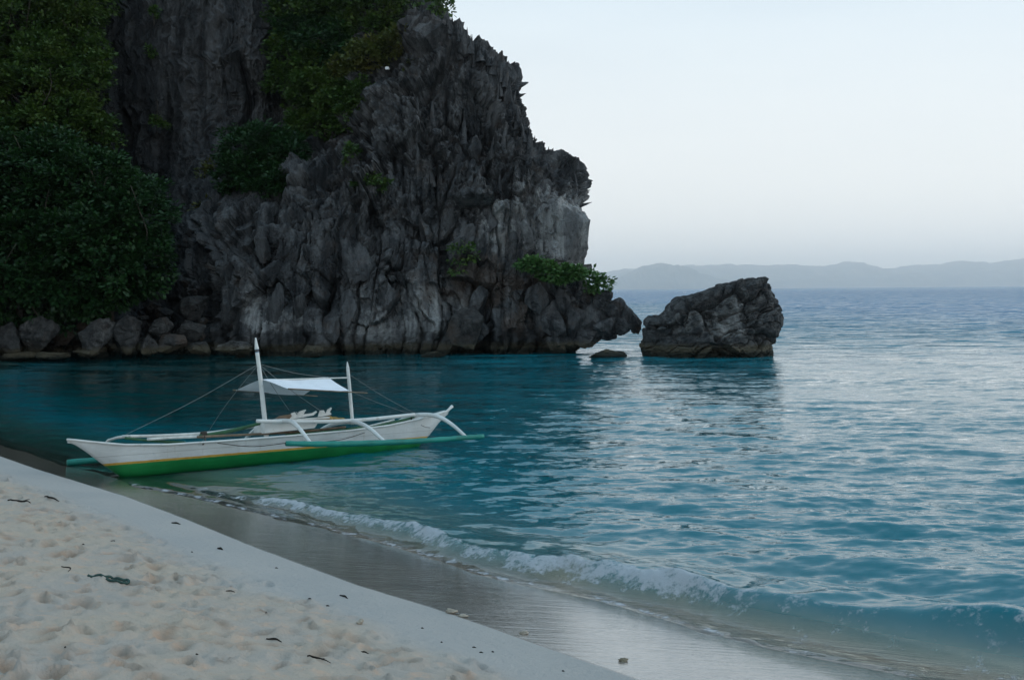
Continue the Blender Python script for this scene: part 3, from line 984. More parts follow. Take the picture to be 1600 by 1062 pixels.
for k, (px, py, h, w) in enumerate([(703, 32, 20, 16), (716, 48, 16, 16), (728, 60, 24, 16), (738, 66, 18, 11), (750, 80, 18, 20), (762, 86, 14, 14), (774, 98, 18, 15),
                                    (785, 110, 18, 12), (792, 120, 16, 14), (797, 140, 22, 12), (803, 158, 18, 14), (811, 180, 22, 14), (820, 203, 20, 16), (828, 219, 14, 15),
                                    (838, 236, 14, 16), (847, 240, 24, 17), (856, 246, 18, 12), (868, 260, 16, 20), (880, 266, 18, 16), (892, 268, 18, 18), (900, 276, 14, 12)]):
    xr_ = np.interp(at(px, py, 46)[2], XR[:, 0], XR[:, 1])
    pinnacle(px - 2, py + 3, h * 1.25, w * 1.1, k, Y=46.0 + (250 - py) * 0.006)
for k in range(36):
    py = trng.uniform(40, 330)
    hi = np.interp(py, [0, 60, 150, 235, 300, 420], [690, 730, 800, 850, 890, 900])
    lo = np.interp(py, [0, 100, 200, 300, 420], [650, 620, 570, 500, 560])
    px = lo + (hi - lo - 12) * trng.random()
    h = trng.uniform(22, 50)
    pinnacle(px, py, h, h * trng.uniform(0.3, 0.55), k)
for k in range(46):
    t = k / 45.0
    px = np.interp(t, [0, .2, .45, .62, .75, 1], [698, 738, 796, 826, 850, 902]) - trng.uniform(0, 7)
    py = np.interp(t, [0, .2, .45, .62, .75, 1], [30, 70, 140, 212, 244, 274]) + trng.uniform(-2, 8)
    h = trng.uniform(18, 38)
    pinnacle(px, py, h, h * trng.uniform(0.26, 0.42), k, Y=46.2 + (250 - py) * 0.006)
pinnacle(905, 322, 30, 13, 3, Y=45.4, tilt=1.25)

BLK = []
for k in range(7):
    v, f = rock_verts(700 + k, 14, 0.07, ico(4))
    me = make_mesh('rock_block', v * np.array([0.62, 0.62, 0.72]), f, False, {'pale': np.full(len(v), 0.0), 'brown': np.full(len(v), 0.05)})
    me.materials.append(M_cliff)
    BLK.append(me)
for k in range(34):
    py = trng.uniform(235, 545)
    lo = np.interp(py, [235, 300, 340, 545], [560, 470, 330, 345])
    hi = np.interp(py, [235, 300, 420, 470, 545], [830, 880, 890, 930, 850])
    px = lo + (hi - lo) * trng.random()
    c = cliff_point(px, py)
    s = trng.uniform(0.5, 1.3) * (0.8 if py > 470 else 1)
    link('rock_block', BLK[k % 7], None, cliff, (c[0], c[1] + 0.10 * s, c[2]), (trng.normal(0, .25), trng.normal(0, .25), trng.uniform(0, 6.28)),
         (s * trng.uniform(.6, 1.0), s * 0.8, s * trng.uniform(.9, 1.7)))
for k, (px, py, w, h) in enumerate([(984, 497, 26, 30), (972, 510, 30, 24), (992, 511, 18, 18), (958, 487, 28, 32), (944, 512, 40, 30), (924, 494, 34, 40), (918, 526, 40, 26), (966, 476, 20, 24),
                                    (900, 505, 34, 44), (938, 470, 30, 26), (880, 480, 30, 40), (890, 530, 36, 30), (952, 524, 24, 14), (860, 500, 34, 50), (870, 535, 30, 26), (835, 470, 30, 40), (978, 486, 14, 22)]):
    Yc = 43.0
    c = at(px, py, Yc + 0.25)
    link('rock_block', BLK[(3 * k) % 7], None, cliff, c, (trng.normal(0, .3), trng.normal(0, .3), trng.uniform(0, 6.28)), (w / FPX * Yc, w / FPX * Yc, h / FPX * Yc))
# pale slabs of the right-hand corner
PALE = []
for k in range(4):
    v, f = rock_verts(720 + k, 13, 0.05, (ICO3, ICO3F))
    me = make_mesh('pale_slab', v * 0.62, f, False, {'pale': np.full(len(v), 0.75), 'brown': np.full(len(v), -0.5)})
    me.materials.append(M_cliff)
    PALE.append(me)
for k, (px, py, w, h, rz) in enumerate([(893, 362, 52, 96, 0.4), (852, 348, 36, 66, 0.2), (818, 388, 50, 70, 0.9), (842, 392, 26, 44, 1.4), (868, 330, 34, 40, 2.0), (868, 408, 30, 30, 0.3)]):
    Yc = 44.7
    c = at(px, py, Yc)
    link('pale_slab', PALE[k % 4], None, cliff, c, (0.08, -0.06, rz), (w / FPX * Yc, w / FPX * Yc, h / FPX * Yc * 1.05))

# ------------------------------------------------------------------ islet
def build_islet():
    Yc = 41.6
    prof = [  # photograph row, left outline, right outline
        (562, 1012, 1201), (552, 1008, 1202), (540, 1006, 1202), (528, 1009, 1204), (516, 1014, 1212), (508, 1014, 1216), (503, 1012, 1218), (498, 1036, 1219),
        (490, 1046, 1219), (480, 1052, 1218), (472, 1062, 1214), (464, 1082, 1207), (456, 1106, 1203), (450, 1122, 1203), (444, 1142, 1203), (439, 1164, 1201), (436, 1176, 1190)]
    pr = np.array(prof, float)
    rows = np.linspace(566, 436.0, 130)
    nc = 220
    V = []
    th = np.linspace(0, 2 * math.pi, nc, endpoint=False)
    order = np.argsort(pr[:, 0])
    for i, py in enumerate(rows):
        L = np.interp(py, pr[order, 0], pr[order, 1])
        R = np.interp(py, pr[order, 0], pr[order, 2])
        t = (py - 436) / 126.0
        a = at((L + R) / 2, py, Yc)
        half = (R - L) / 2 / FPX * Yc
        dep = 1.75 * min(1, (0.25 + t) ** 0.6) * (min(1, half / 1.0) ** 0.5)
        c, s = np.cos(th), np.sin(th)
        ex = np.sign(c) * np.abs(c) ** 0.75
        ey = np.sign(s) * np.abs(s) ** 0.8
        lean = 0.5 * (1 - t)
        V.append(np.stack([a[0] + half * ex, np.full(nc, Yc + lean) + dep * ey, np.full(nc, a[2])], 1))
    G = np.array(V)
    du = np.roll(G, -1, 1) - np.roll(G, 1, 1)
    dv = np.gradient(G, axis=0)
    N = np.cross(du, dv)
    N /= np.linalg.norm(N, axis=-1, keepdims=True) + 1e-9
    ctr = G.mean(1, keepdims=True)
    if ((G - ctr) * N).sum() < 0:
        N = -N
    P = G.reshape(-1, 3)
    # bedding dips to the left
    dip = math.radians(24)
    u = P[:, 0] * math.cos(dip) + P[:, 2] * math.sin(dip)
    w = -P[:, 0] * math.sin(dip) + P[:, 2] * math.cos(dip)
    B = np.stack([u, P[:, 1], w], 1)
    wp = np.stack([gnoise(P * 0.8, 1), gnoise(P * 0.8, 2), gnoise(P * 0.8, 3)], 1)
    f1, f2, r, t = worley((B + 0.4 * wp) * np.array([0.55, 0.55, 1.15]) + 4.4, 131)
    g1, g2, r2, t2 = worley((B + 0.3 * wp) * np.array([1.5, 1.5, 2.4]) + 1.4, 132)
    d = ((r - .5) * 0.42 + t * 0.65 - 0.30 * np.exp(-((f2 - f1) / 0.05) ** 2) + (r2 - .5) * 0.15 + t2 * 0.3 - 0.10 * np.exp(-((g2 - g1) / 0.06) ** 2)
         + 0.09 * fbm(B * np.array([1.5, 1.5, 3.0]), 4, 133, 0.55, True) + 0.03 * fbm(P * 6, 3, 134))
    # one strong bedding joint running up to the right
    jw = (w - (at(1045, 500, Yc)[2] * math.cos(dip) - at(1045, 500, Yc)[0] * math.sin(dip))) + 0.06 * gnoise(P * 1.3, 6)
    d -= 0.32 * np.exp(-(jw / 0.06) ** 2)
    d += 0.16 * np.exp(-((jw + 0.2) / 0.13) ** 2)
    # side outline stays close to the traced one, the face takes the relief
    d = np.clip(d, -0.5, 0.5) * (0.35 + 0.65 * np.abs(np.tile(np.sin(th), len(rows))))
    top = np.repeat(smooth(436, 452, rows), nc)
    Q = P + N.reshape(-1, 3) * (d * (0.4 + 0.6 * top))[:, None]
    nr = len(rows)
    i = np.arange(nr * nc).reshape(nr, nc)
    F_ = np.stack([i[:-1].ravel(), np.roll(i[:-1], -1, 1).ravel(), np.roll(i[1:], -1, 1).ravel(), i[1:].ravel()], 1)
    capc = len(Q)
    Q = np.concatenate([Q, [Q[-nc:].mean(0) + [0, 0, 0.03]]])
    cap = np.stack([i[-1], np.roll(i[-1], -1), np.full(nc, capc)], 1)
    px, py = to_px(Q[:, 0], Q[:, 1], Q[:, 2])
    pale = 0.5 * np.exp(-((px - 1130) / 22) ** 2 - ((py - 510) / 22) ** 2) + 0.25 * np.exp(-((px - 1150) / 60) ** 2 - ((py - 490) / 40) ** 2)
    base = np.array([at(1105, 557, Yc)[0], Yc, 0.0])
    me = make_mesh('islet_rock', Q - base, [F_, cap], False, {'pale': pale, 'brown': 0 * pale})
    o = link('islet_rock', me, M_islet, None, base)
    tag(o, 'large dark leaning limestone rock standing alone in the sea right of the headland', 'rock')
build_islet()

# ------------------------------------------------------------------ far hills
def build_hill(name, label, Y, pts, depth, seed):
    pts = np.array(pts, float)
    nx, ny = 360, 40
    pxs = np.linspace(pts[0, 0], pts[-1, 0], nx)
    pys = np.interp(pxs, pts[:, 0], pts[:, 1])
    A = [ray(a, b) for a, b in zip(pxs, pys)]
    x = np.array([q[0] * Y for q in A])
    ridge = np.array([max(0.0, EYE + q[1] * Y) for q in A])
    ridge = ridge * (1 + 0.09 * fbm(np.stack([pxs / 20.0, 0 * pxs, 0 * pxs], 1), 4, seed + 40, 0.6))
    v = np.linspace(-1, 1, ny)
    X = np.repeat(x[None], ny, 0)
    Yg = Y + v[:, None] * depth * np.ones_like(X)
    prof = np.clip(1 - np.abs(v) ** 1.3, 0, 1)[:, None]
    P = np.stack([X.ravel() / 500, Yg.ravel() / 500, np.zeros(X.size)], 1)
    nz = fbm(P * 1.3, 5, seed, 0.55, True).reshape(X.shape)
    Z = ridge[None] * (prof + 0.16 * nz * prof * (1 - prof) * 4) - 3.0 * (1 - prof)
    o = link(name, make_mesh(name, np.stack([X, Yg, Z], -1).reshape(-1, 3), grid_faces(ny, nx), True), M_hill)
    structure(o)
build_hill('far_hills', '', 9000, [(700, 440), (900, 432), (945, 424), (975, 421), (1010, 420), (1050, 417), (1085, 414), (1130, 414), (1160, 415), (1200, 415), (1240, 413), (1280, 416), (1305, 413),
                                   (1325, 410), (1350, 413), (1385, 421), (1420, 416), (1450, 413), (1475, 414), (1500, 408), (1525, 413), (1545, 416), (1570, 408), (1600, 405), (1650, 402), (1720, 409), (1800, 412), (1950, 430), (2050, 446)], 900, 3)
build_hill('near_hill', '', 7000, [(930, 450), (955, 441), (980, 427), (1005, 415), (1030, 410), (1050, 413), (1075, 419), (1100, 428), (1125, 436), (1160, 443), (1200, 449)], 500, 8)

build_hill('middle_hills', '', 8000, [(1120, 450), (1160, 440), (1210, 431), (1250, 434), (1300, 426), (1340, 433), (1400, 430), (1450, 425), (1500, 428), (1560, 421), (1620, 424), (1700, 428), (1800, 436), (1900, 449)], 350, 15)

# haze: the air itself
def build_haze():
    x0, x1, y0, y1, z0, z1 = -9000, 12500, -1500, 10200, -4.5, 300
    v = [(x, y, z) for z in (z0, z1) for y in (y0, y1) for x in (x0, x1)]
    f = [(0, 2, 3, 1), (4, 5, 7, 6), (0, 1, 5, 4), (2, 6, 7, 3), (0, 4, 6, 2), (1, 3, 7, 5)]
    k = NT('sea_haze')
    vol = k.n('VolumePrincipled', {'Color': (0.985, 0.995, 1.0), 'Density': 0.00019, 'Anisotropy': 0.86})
    k.t.links.new(vol.outputs[0], k.out.inputs['Volume'])
    o = link('haze', make_mesh('haze', np.array(v, float), np.array(f), False), k.m)
    o['kind'] = 'stuff'
    o['label'] = 'pale sea haze over the bay'
build_haze()

# ------------------------------------------------------------------ vegetation
def foliage(envs, n_clump, clump_r, per, leaf, seed, flat=0.6):
    """leaf faces in rosettes spread over the shells of the envelopes"""
    r = np.random.default_rng(seed)
    areas = np.array([(e[1][0] * e[1][1] * e[1][2]) ** (2 / 3) for e in envs])
    pick = r.choice(len(envs), n_clump, p=areas / areas.sum())
    C = np.array([e[0] for e in envs])[pick]
    Rd = np.array([e[1] for e in envs])[pick]
    d = r.normal(size=(n_clump, 3))
    d[:, 1] -= 0.45
    d[:, 2] += 0.25
    d /= np.linalg.norm(d, axis=1, keepdims=True)
    sh = r.uniform(0.62, 1.06, n_clump) ** 0.8
    lump = 1 + 0.38 * gnoise(d * 2.2 + pick[:, None] * 3.1, seed)
    cc = C + d * Rd * (sh * lump)[:, None]
    crs = clump_r * r.uniform(0.6, 1.35, n_clump)
    n = n_clump * per
    idx = np.repeat(np.arange(n_clump), per)
    q = r.normal(size=(n, 3))
    q /= np.linalg.norm(q, axis=1, keepdims=True)
    q[:, 2] *= flat
    q[:, 2] += 0.12
    base = cc[idx] + q * (crs[idx] * r.random(n) ** 0.5)[:, None]
    up = np.array([0, 0, 1.0])
    out = q * np.array([1, 1, 0.5]) + 0.55 * d[idx] + r.normal(0, 0.35, (n, 3))
    out /= np.linalg.norm(out, axis=1, keepdims=True)
    nrm = 0.9 * up + 0.5 * d[idx] + r.normal(0, 0.45, (n, 3))
    side = np.cross(out, nrm)
    side /= np.linalg.norm(side, axis=1, keepdims=True) + 1e-9
    nn = np.cross(side, out)
    L = (leaf * r.uniform(0.65, 1.3, n))[:, None]
    W = L * r.uniform(0.24, 0.36, n)[:, None]
    v0 = base
    v1 = base + out * L * 0.5 + side * W - nn * W * 0.12
    v2 = base + out * L - nn * L * 0.14
    v3 = base + out * L * 0.5 - side * W - nn * W * 0.12
    V = np.stack([v0, v1, v2, v3], 1).reshape(-1, 3)
    k = np.arange(n)[:, None] * 4
    F_ = np.concatenate([k + np.array([[0, 1, 2]]), k + np.array([[0, 2, 3]])])
    return V, F_, cc

def tube(points, radii, ns=8, caps=True):
    pts = np.array(points, float)
    n = len(pts)
    radii = np.broadcast_to(np.asarray(radii, float), (n,))
    tan = np.gradient(pts, axis=0)
    tan /= np.linalg.norm(tan, axis=1, keepdims=True) + 1e-12
    ref = np.array([0, 0, 1.0]) if abs(tan[0, 2]) < 0.9 else np.array([1.0, 0, 0])
    V = []
    for i in range(n):
        s = np.cross(tan[i], ref)
        s /= np.linalg.norm(s) + 1e-12
        t2 = np.cross(s, tan[i])
        for j in range(ns):
            a = 2 * math.pi * j / ns
            V.append(pts[i] + radii[i] * (math.cos(a) * s + math.sin(a) * t2))
    i = np.arange(n * ns).reshape(n, ns)
    F_ = [np.stack([i[:-1].ravel(), np.roll(i[:-1], -1, 1).ravel(), np.roll(i[1:], -1, 1).ravel(), i[1:].ravel()], 1)]
    if caps:
        F_.append(i[0][::-1][None])
        F_.append(i[-1][None])
    return np.array(V), F_

def spline(points, n):
    """Catmull-Rom through the points"""
    P = np.array(points, float)
    P = np.concatenate([[2 * P[0] - P[1]], P, [2 * P[-1] - P[-2]]])
    out = []
    segs = len(P) - 3
    for u in np.linspace(0, segs - 1e-9, n):
        k = int(u)
        t = u - k
        p0, p1, p2, p3 = P[k:k + 4]
        out.append(0.5 * (2 * p1 + (p2 - p0) * t + (2 * p0 - 5 * p1 + 4 * p2 - p3) * t * t + (3 * p1 - p0 - 3 * p2 + p3) * t ** 3))
    return np.array(out)

def merge(parts):
    V, F_, k = [], {}, 0
    for v, fs in parts:
        for f in (fs if isinstance(fs, list) else [fs]):
            f = np.asarray(f)
            F_.setdefault(f.shape[1], []).append(f + k)
        V.append(v)
        k += len(v)
    return np.concatenate(V), [np.concatenate(x) for x in F_.values()]

def plant(name, label, cat, envs_px, foot, mat, clump_r, per, leaf, density, seed, group=None, trunk_r=0.12, limbs=6, depth_f=0.8):
    """envs_px: (px, py, Y, half width px, half height px) crown lobes; foot: (px, py, Y)"""
    base = at(*foot)
    root = empty(name, base)
    tag(root, label, cat, group)
    envs = []
    area = 0.0
    for (px, py, Y, w, h) in envs_px:
        rx, rz = w / FPX * Y, h / FPX * Y
        envs.append((at(px, py, Y), (rx, max(rx, rz) * depth_f, rz)))
        area += 4 * math.pi * (rx * rz) * 0.75
    ncl = max(6, int(area * density / (clump_r ** 2 * math.pi)))
    V, F_, cc = foliage(envs, ncl, clump_r, per, leaf, seed)
    link('crown', make_mesh('crown', V - base, F_, False), mat, root)
    r = np.random.default_rng(seed + 1)
    parts = []
    mid = np.mean([e[0] for e in envs], 0)
    tr = spline([base - [0, 0, 0.3], base * 0.6 + mid * 0.4 + r.normal(0, 0.15, 3) * trunk_r * 5, mid], 8)
    parts.append(tube(tr, np.linspace(trunk_r, trunk_r * 0.45, 8), 7))
    for i in range(limbs):
        e = cc[r.integers(len(cc))]
        st = tr[r.integers(3, 8)]
        m = (st + e) / 2 + [0, 0, 0.12 * np.linalg.norm(e - st)]
        parts.append(tube(spline([st, m, e], 6), np.linspace(trunk_r * 0.42, trunk_r * 0.1, 6), 5))
    if group == 'jungle trees on the left slope':
        for i in range(5):
            e0 = envs[r.integers(len(envs))]
            st = e0[0] + np.array([r.uniform(-.6, .6) * e0[1][0], -0.55 * e0[1][1], -0.6 * e0[1][2]])
            en = e0[0] + np.array([r.uniform(-1, 1) * e0[1][0], -1.02 * e0[1][1], r.uniform(0.1, 0.9) * e0[1][2]])
            parts.append(tube(spline([tr[4], st, (st + en) / 2 + r.normal(0, .2, 3), en], 10), np.linspace(0.045, 0.012, 10), 5))
    v, f = merge(parts)
    link('trunk', make_mesh('trunk', v - base, f, True), M_bark, root)
    return root

LG = 'jungle trees on the left slope'
plant('jungle_tree', 'large dark green tree bulging over the shore boulders, nearest to the cliff corner', 'tree',
      [(150, 300, 43.2, 75, 62), (205, 345, 42.6, 62, 62), (200, 415, 42.2, 62, 62), (140, 390, 42.0, 70, 70), (150, 455, 42.4, 62, 42)], (170, 520, 43.5), M_leaf_dark, 0.42, 60, 0.21, 2.3, 11, LG, 0.22, 8)
plant('jungle_tree', 'dark green tree at the left edge just above the shore boulders', 'tree',
      [(20, 420, 42.0, 75, 75), (75, 450, 42.0, 65, 52), (-40, 400, 42, 70, 80), (60, 380, 42.4, 60, 50)], (30, 525, 43), M_leaf_dark, 0.42, 60, 0.21, 2.2, 12, LG, 0.2, 8)
plant('jungle_tree', 'dark blue green tree at the left edge at mid height of the slope', 'tree',
      [(30, 280, 44.2, 85, 62), (90, 255, 44.6, 62, 45), (-50, 270, 44, 70, 70), (70, 320, 43.4, 70, 45)], (30, 420, 46), M_leaf_dark, 0.42, 56, 0.21, 2.1, 13, LG, 0.2, 8)
plant('jungle_tree', 'yellowish green tree reaching against the left side of the smooth rock wall', 'tree',
      [(125, 130, 48.6, 52, 48), (150, 90, 49.2, 28, 30), (110, 185, 48.2, 60, 42), (140, 215, 47.6, 45, 32)], (110, 270, 49), M_leaf_mid, 0.40, 48, 0.20, 2.5, 14, LG, 0.18, 7)
plant('jungle_tree', 'green tree at the left edge below the top left corner', 'tree',
      [(40, 150, 47.6, 68, 52), (-30, 160, 47, 60, 60), (50, 205, 46.8, 62, 40)], (30, 280, 48.5), M_leaf_mid, 0.40, 48, 0.20, 2.4, 15, LG, 0.18, 7)
plant('jungle_tree', 'yellowish green tree filling the top left corner', 'tree',
      [(30, 40, 49.4, 72, 58), (-40, 60, 49, 60, 60), (60, -20, 50, 70, 50), (70, 95, 48.6, 55, 40)], (20, 180, 50.5), M_leaf_mid, 0.40, 48, 0.20, 2.4, 16, LG, 0.2, 7)
plant('jungle_tree', 'green tree on the top edge against the smooth rock wall', 'tree',
      [(115, 25, 50, 45, 45), (140, -10, 50.4, 40, 40), (120, 65, 49.6, 38, 32)], (100, 160, 51.5), M_leaf_mid, 0.40, 48, 0.20, 2.4, 17, LG, 0.16, 6)
plant('jungle_tree', 'dark green tree cut by the left edge beside the cove', 'tree',
      [(-140, 430, 40, 100, 100), (-120, 300, 41.5, 100, 90), (-220, 340, 39.5, 110, 130)], (-130, 540, 41), M_leaf_dark, 0.5, 22, 0.36, 1.6, 18, LG, 0.22, 6)

RG = 'trees in the ravine'
plant('ravine_tree', 'dark tree at the top of the ravine beside the rock wall', 'tree', [(470, 15, 52.2, 52, 32), (520, -10, 52.6, 60, 40), (455, -30, 53, 40, 30)], (470, 70, 53.5), M_leaf_mid, 0.36, 44, 0.20, 2.2, 21, RG, 0.14, 6)
plant('ravine_tree', 'dark green tree at the top edge left of the grey buttress', 'tree', [(560, 20, 51.5, 48, 34), (590, -5, 51.5, 40, 30), (540, 45, 51.2, 35, 22)], (555, 80, 52.2), M_leaf_mid, 0.36, 44, 0.20, 2.2, 22, RG, 0.14, 6)
plant('ravine_tree', 'tree with a pale bare branch beside the wall edge', 'tree', [(455, 85, 51.5, 36, 30), (490, 100, 51, 34, 26), (445, 130, 51.2, 26, 24)], (455, 170, 52), M_leaf_mid, 0.34, 40, 0.20, 2.3, 23, RG, 0.12, 8)
plant('ravine_tree', 'olive yellow tree spreading over the ravine beside the spiky buttress', 'tree', [(575, 90, 49.2, 42, 24), (615, 75, 49, 28, 20), (545, 115, 49.6, 30, 20)], (575, 135, 50), M_leaf_olive, 0.33, 40, 0.19, 2.3, 24, RG, 0.11, 7)
plant('ravine_tree', 'green tree in the middle of the ravine below the olive tree', 'tree', [(500, 140, 50, 44, 30), (540, 155, 49.4, 32, 28), (470, 165, 50.4, 28, 26)], (505, 200, 50.8), M_leaf_mid, 0.34, 40, 0.19, 2.3, 25, RG, 0.12, 6)
plant('ravine_tree', 'small light green tree at the narrow foot of the ravine', 'tree', [(510, 195, 49, 32, 22), (475, 200, 49.6, 26, 22), (535, 195, 48.6, 18, 18)], (505, 228, 49.4), M_leaf_mid, 0.32, 40, 0.19, 2.3, 26, RG, 0.1, 5)
plant('ravine_tree', 'dark shaded tree deep in the ravine between the wall and the olive tree', 'tree', [(510, 70, 51.2, 48, 34), (470, 55, 51.8, 40, 28), (540, 85, 50.6, 30, 24)], (505, 118, 52), M_leaf_dark, 0.36, 40, 0.2, 2.4, 37, RG, 0.13, 6)
plant('ravine_tree', 'green tree on the top edge between ravine and spiky buttress', 'tree', [(610, 30, 50.4, 30, 30), (628, -4, 50.4, 26, 22), (585, 50, 50.4, 26, 18)], (605, 70, 50.8), M_leaf_mid, 0.34, 40, 0.19, 2.3, 38, RG, 0.11, 6)
plant('ravine_tree', 'dark green tree at the right rim of the ravine above its foot', 'tree', [(548, 185, 48.2, 22, 26), (565, 150, 48.2, 20, 24), (525, 165, 48.8, 28, 26)], (548, 215, 48.8), M_leaf_mid, 0.32, 40, 0.19, 2.3, 39, RG, 0.1, 5)
plant('leafy_bush', 'big rounded dark green bush on the ledge below the ravine', 'bush', [(400, 235, 48.2, 58, 38), (445, 250, 47.4, 42, 40), (385, 280, 47.6, 48, 36), (430, 290, 46.8, 42, 30)], (415, 325, 47.6), M_leaf_dark, 0.34, 44, 0.19, 2.5, 27, None, 0.14, 6)
plant('leafy_bush', 'thin dull bush at the foot of the rock wall left of the big bush', 'bush', [(325, 275, 50.0, 16, 22), (322, 325, 48.2, 18, 10)], (322, 335, 49.4), M_leaf_olive, 0.24, 16, 0.22, 1.4, 28, None, 0.05, 5)
plant('leafy_bush', 'small olive bush on the buttress beside the white stone', 'bush', [(648, 112, 47.4, 14, 20), (625, 60, 48.6, 22, 18)], (645, 132, 47.8), M_leaf_olive, 0.24, 16, 0.22, 1.8, 29, None, 0.05, 5)
plant('leafy_bush', 'low green bush clinging to the buttress right of the big bush', 'bush', [(578, 290, 44.4, 24, 13), (552, 250, 45.0, 12, 22)], (575, 304, 44.8), M_leaf_mid, 0.22, 16, 0.2, 1.8, 30, None, 0.05, 5)
plant('leafy_bush', 'thin dull green bush on the cliff above the egg shaped boulder', 'bush', [(722, 396, 43.3, 24, 15), (712, 420, 43.1, 14, 12)], (720, 416, 43.6), M_leaf_mid, 0.2, 12, 0.16, 1.0, 31, None, 0.04, 5)
plant('leafy_bush', 'bright green bush spilling along the ledge of the headland', 'bush', [(832, 414, 42.7, 24, 9), (860, 425, 42.5, 26, 13), (878, 432, 42.4, 18, 11), (898, 428, 42.5, 16, 10)], (860, 440, 43.2), M_leaf_bright, 0.2, 22, 0.2, 3.0, 32, None, 0.05, 5)
plant('leafy_shrub', 'sparse broad leaved shrub standing out on the tip of the ledge', 'shrub', [(922, 433, 43.2, 16, 9), (940, 443, 43.0, 18, 10), (928, 446, 43.1, 14, 8)], (928, 462, 43.3), M_leaf_bright, 0.19, 11, 0.24, 1.3, 33, None, 0.035, 9)
plant('leafy_bush', 'dark tuft of leaves on the skyline at the top edge', 'bush', [(688, 6, 48.2, 16, 14), (700, 16, 48, 9, 7), (680, -14, 48.4, 18, 14)], (684, 30, 48.6), M_leaf_mid, 0.24, 14, 0.24, 1.6, 34, None, 0.05, 6)
plant('leafy_bush', 'tiny green plant growing on the smooth rock wall near the top edge', 'bush', [(242, 22, 51.6, 7, 8)], (241, 32, 52), M_leaf_mid, 0.16, 12, 0.18, 2.0, 35, None, 0.03, 3)
plant('leafy_bush', 'small pair of green plants low on the smooth rock wall', 'bush', [(243, 190, 51, 6, 8), (258, 197, 50.9, 6, 5), (236, 80, 51.4, 5, 10)], (245, 200, 51.4), M_leaf_mid, 0.16, 12, 0.18, 2.0, 36, None, 0.03, 3)

# ------------------------------------------------------------------ outrigger boat
BO = np.array([-5.675, 14.834, 0.012])
def _rot(yaw, pitch, roll):
    cy, sy, cp, sp, cr, sr = math.cos(yaw), math.sin(yaw), math.cos(pitch), math.sin(pitch), math.cos(roll), math.sin(roll)
    return (np.array([[cy, -sy, 0], [sy, cy, 0], [0, 0, 1]]) @ np.array([[cp, 0, -sp], [0, 1, 0], [sp, 0, cp]])
            @ np.array([[1, 0, 0], [0, cr, -sr], [0, sr, cr]]))
BM = _rot(0.6453, -0.020, -0.1355)
def bl(s, l, h):
    """boat frame (from the bow, to port, up) to the root's frame"""
    return BM @ np.array([s, l, h])
def bp(px, py, l):
    """the point of the boat seen at (px, py) in its fore-and-aft plane l"""
    a, b = ray(px, py)
    dirv = np.array([a, 1, b])
    o = np.array([0, 0, EYE])
    nrm = BM[:, 1]
    t = (nrm @ (BO + nrm * l - o)) / (nrm @ dirv)
    return o + dirv * t - BO
boat = empty('outrigger_boat', BO)
tag(boat, 'white and green outrigger boat with two masts beached at the edge of the cove', 'boat')

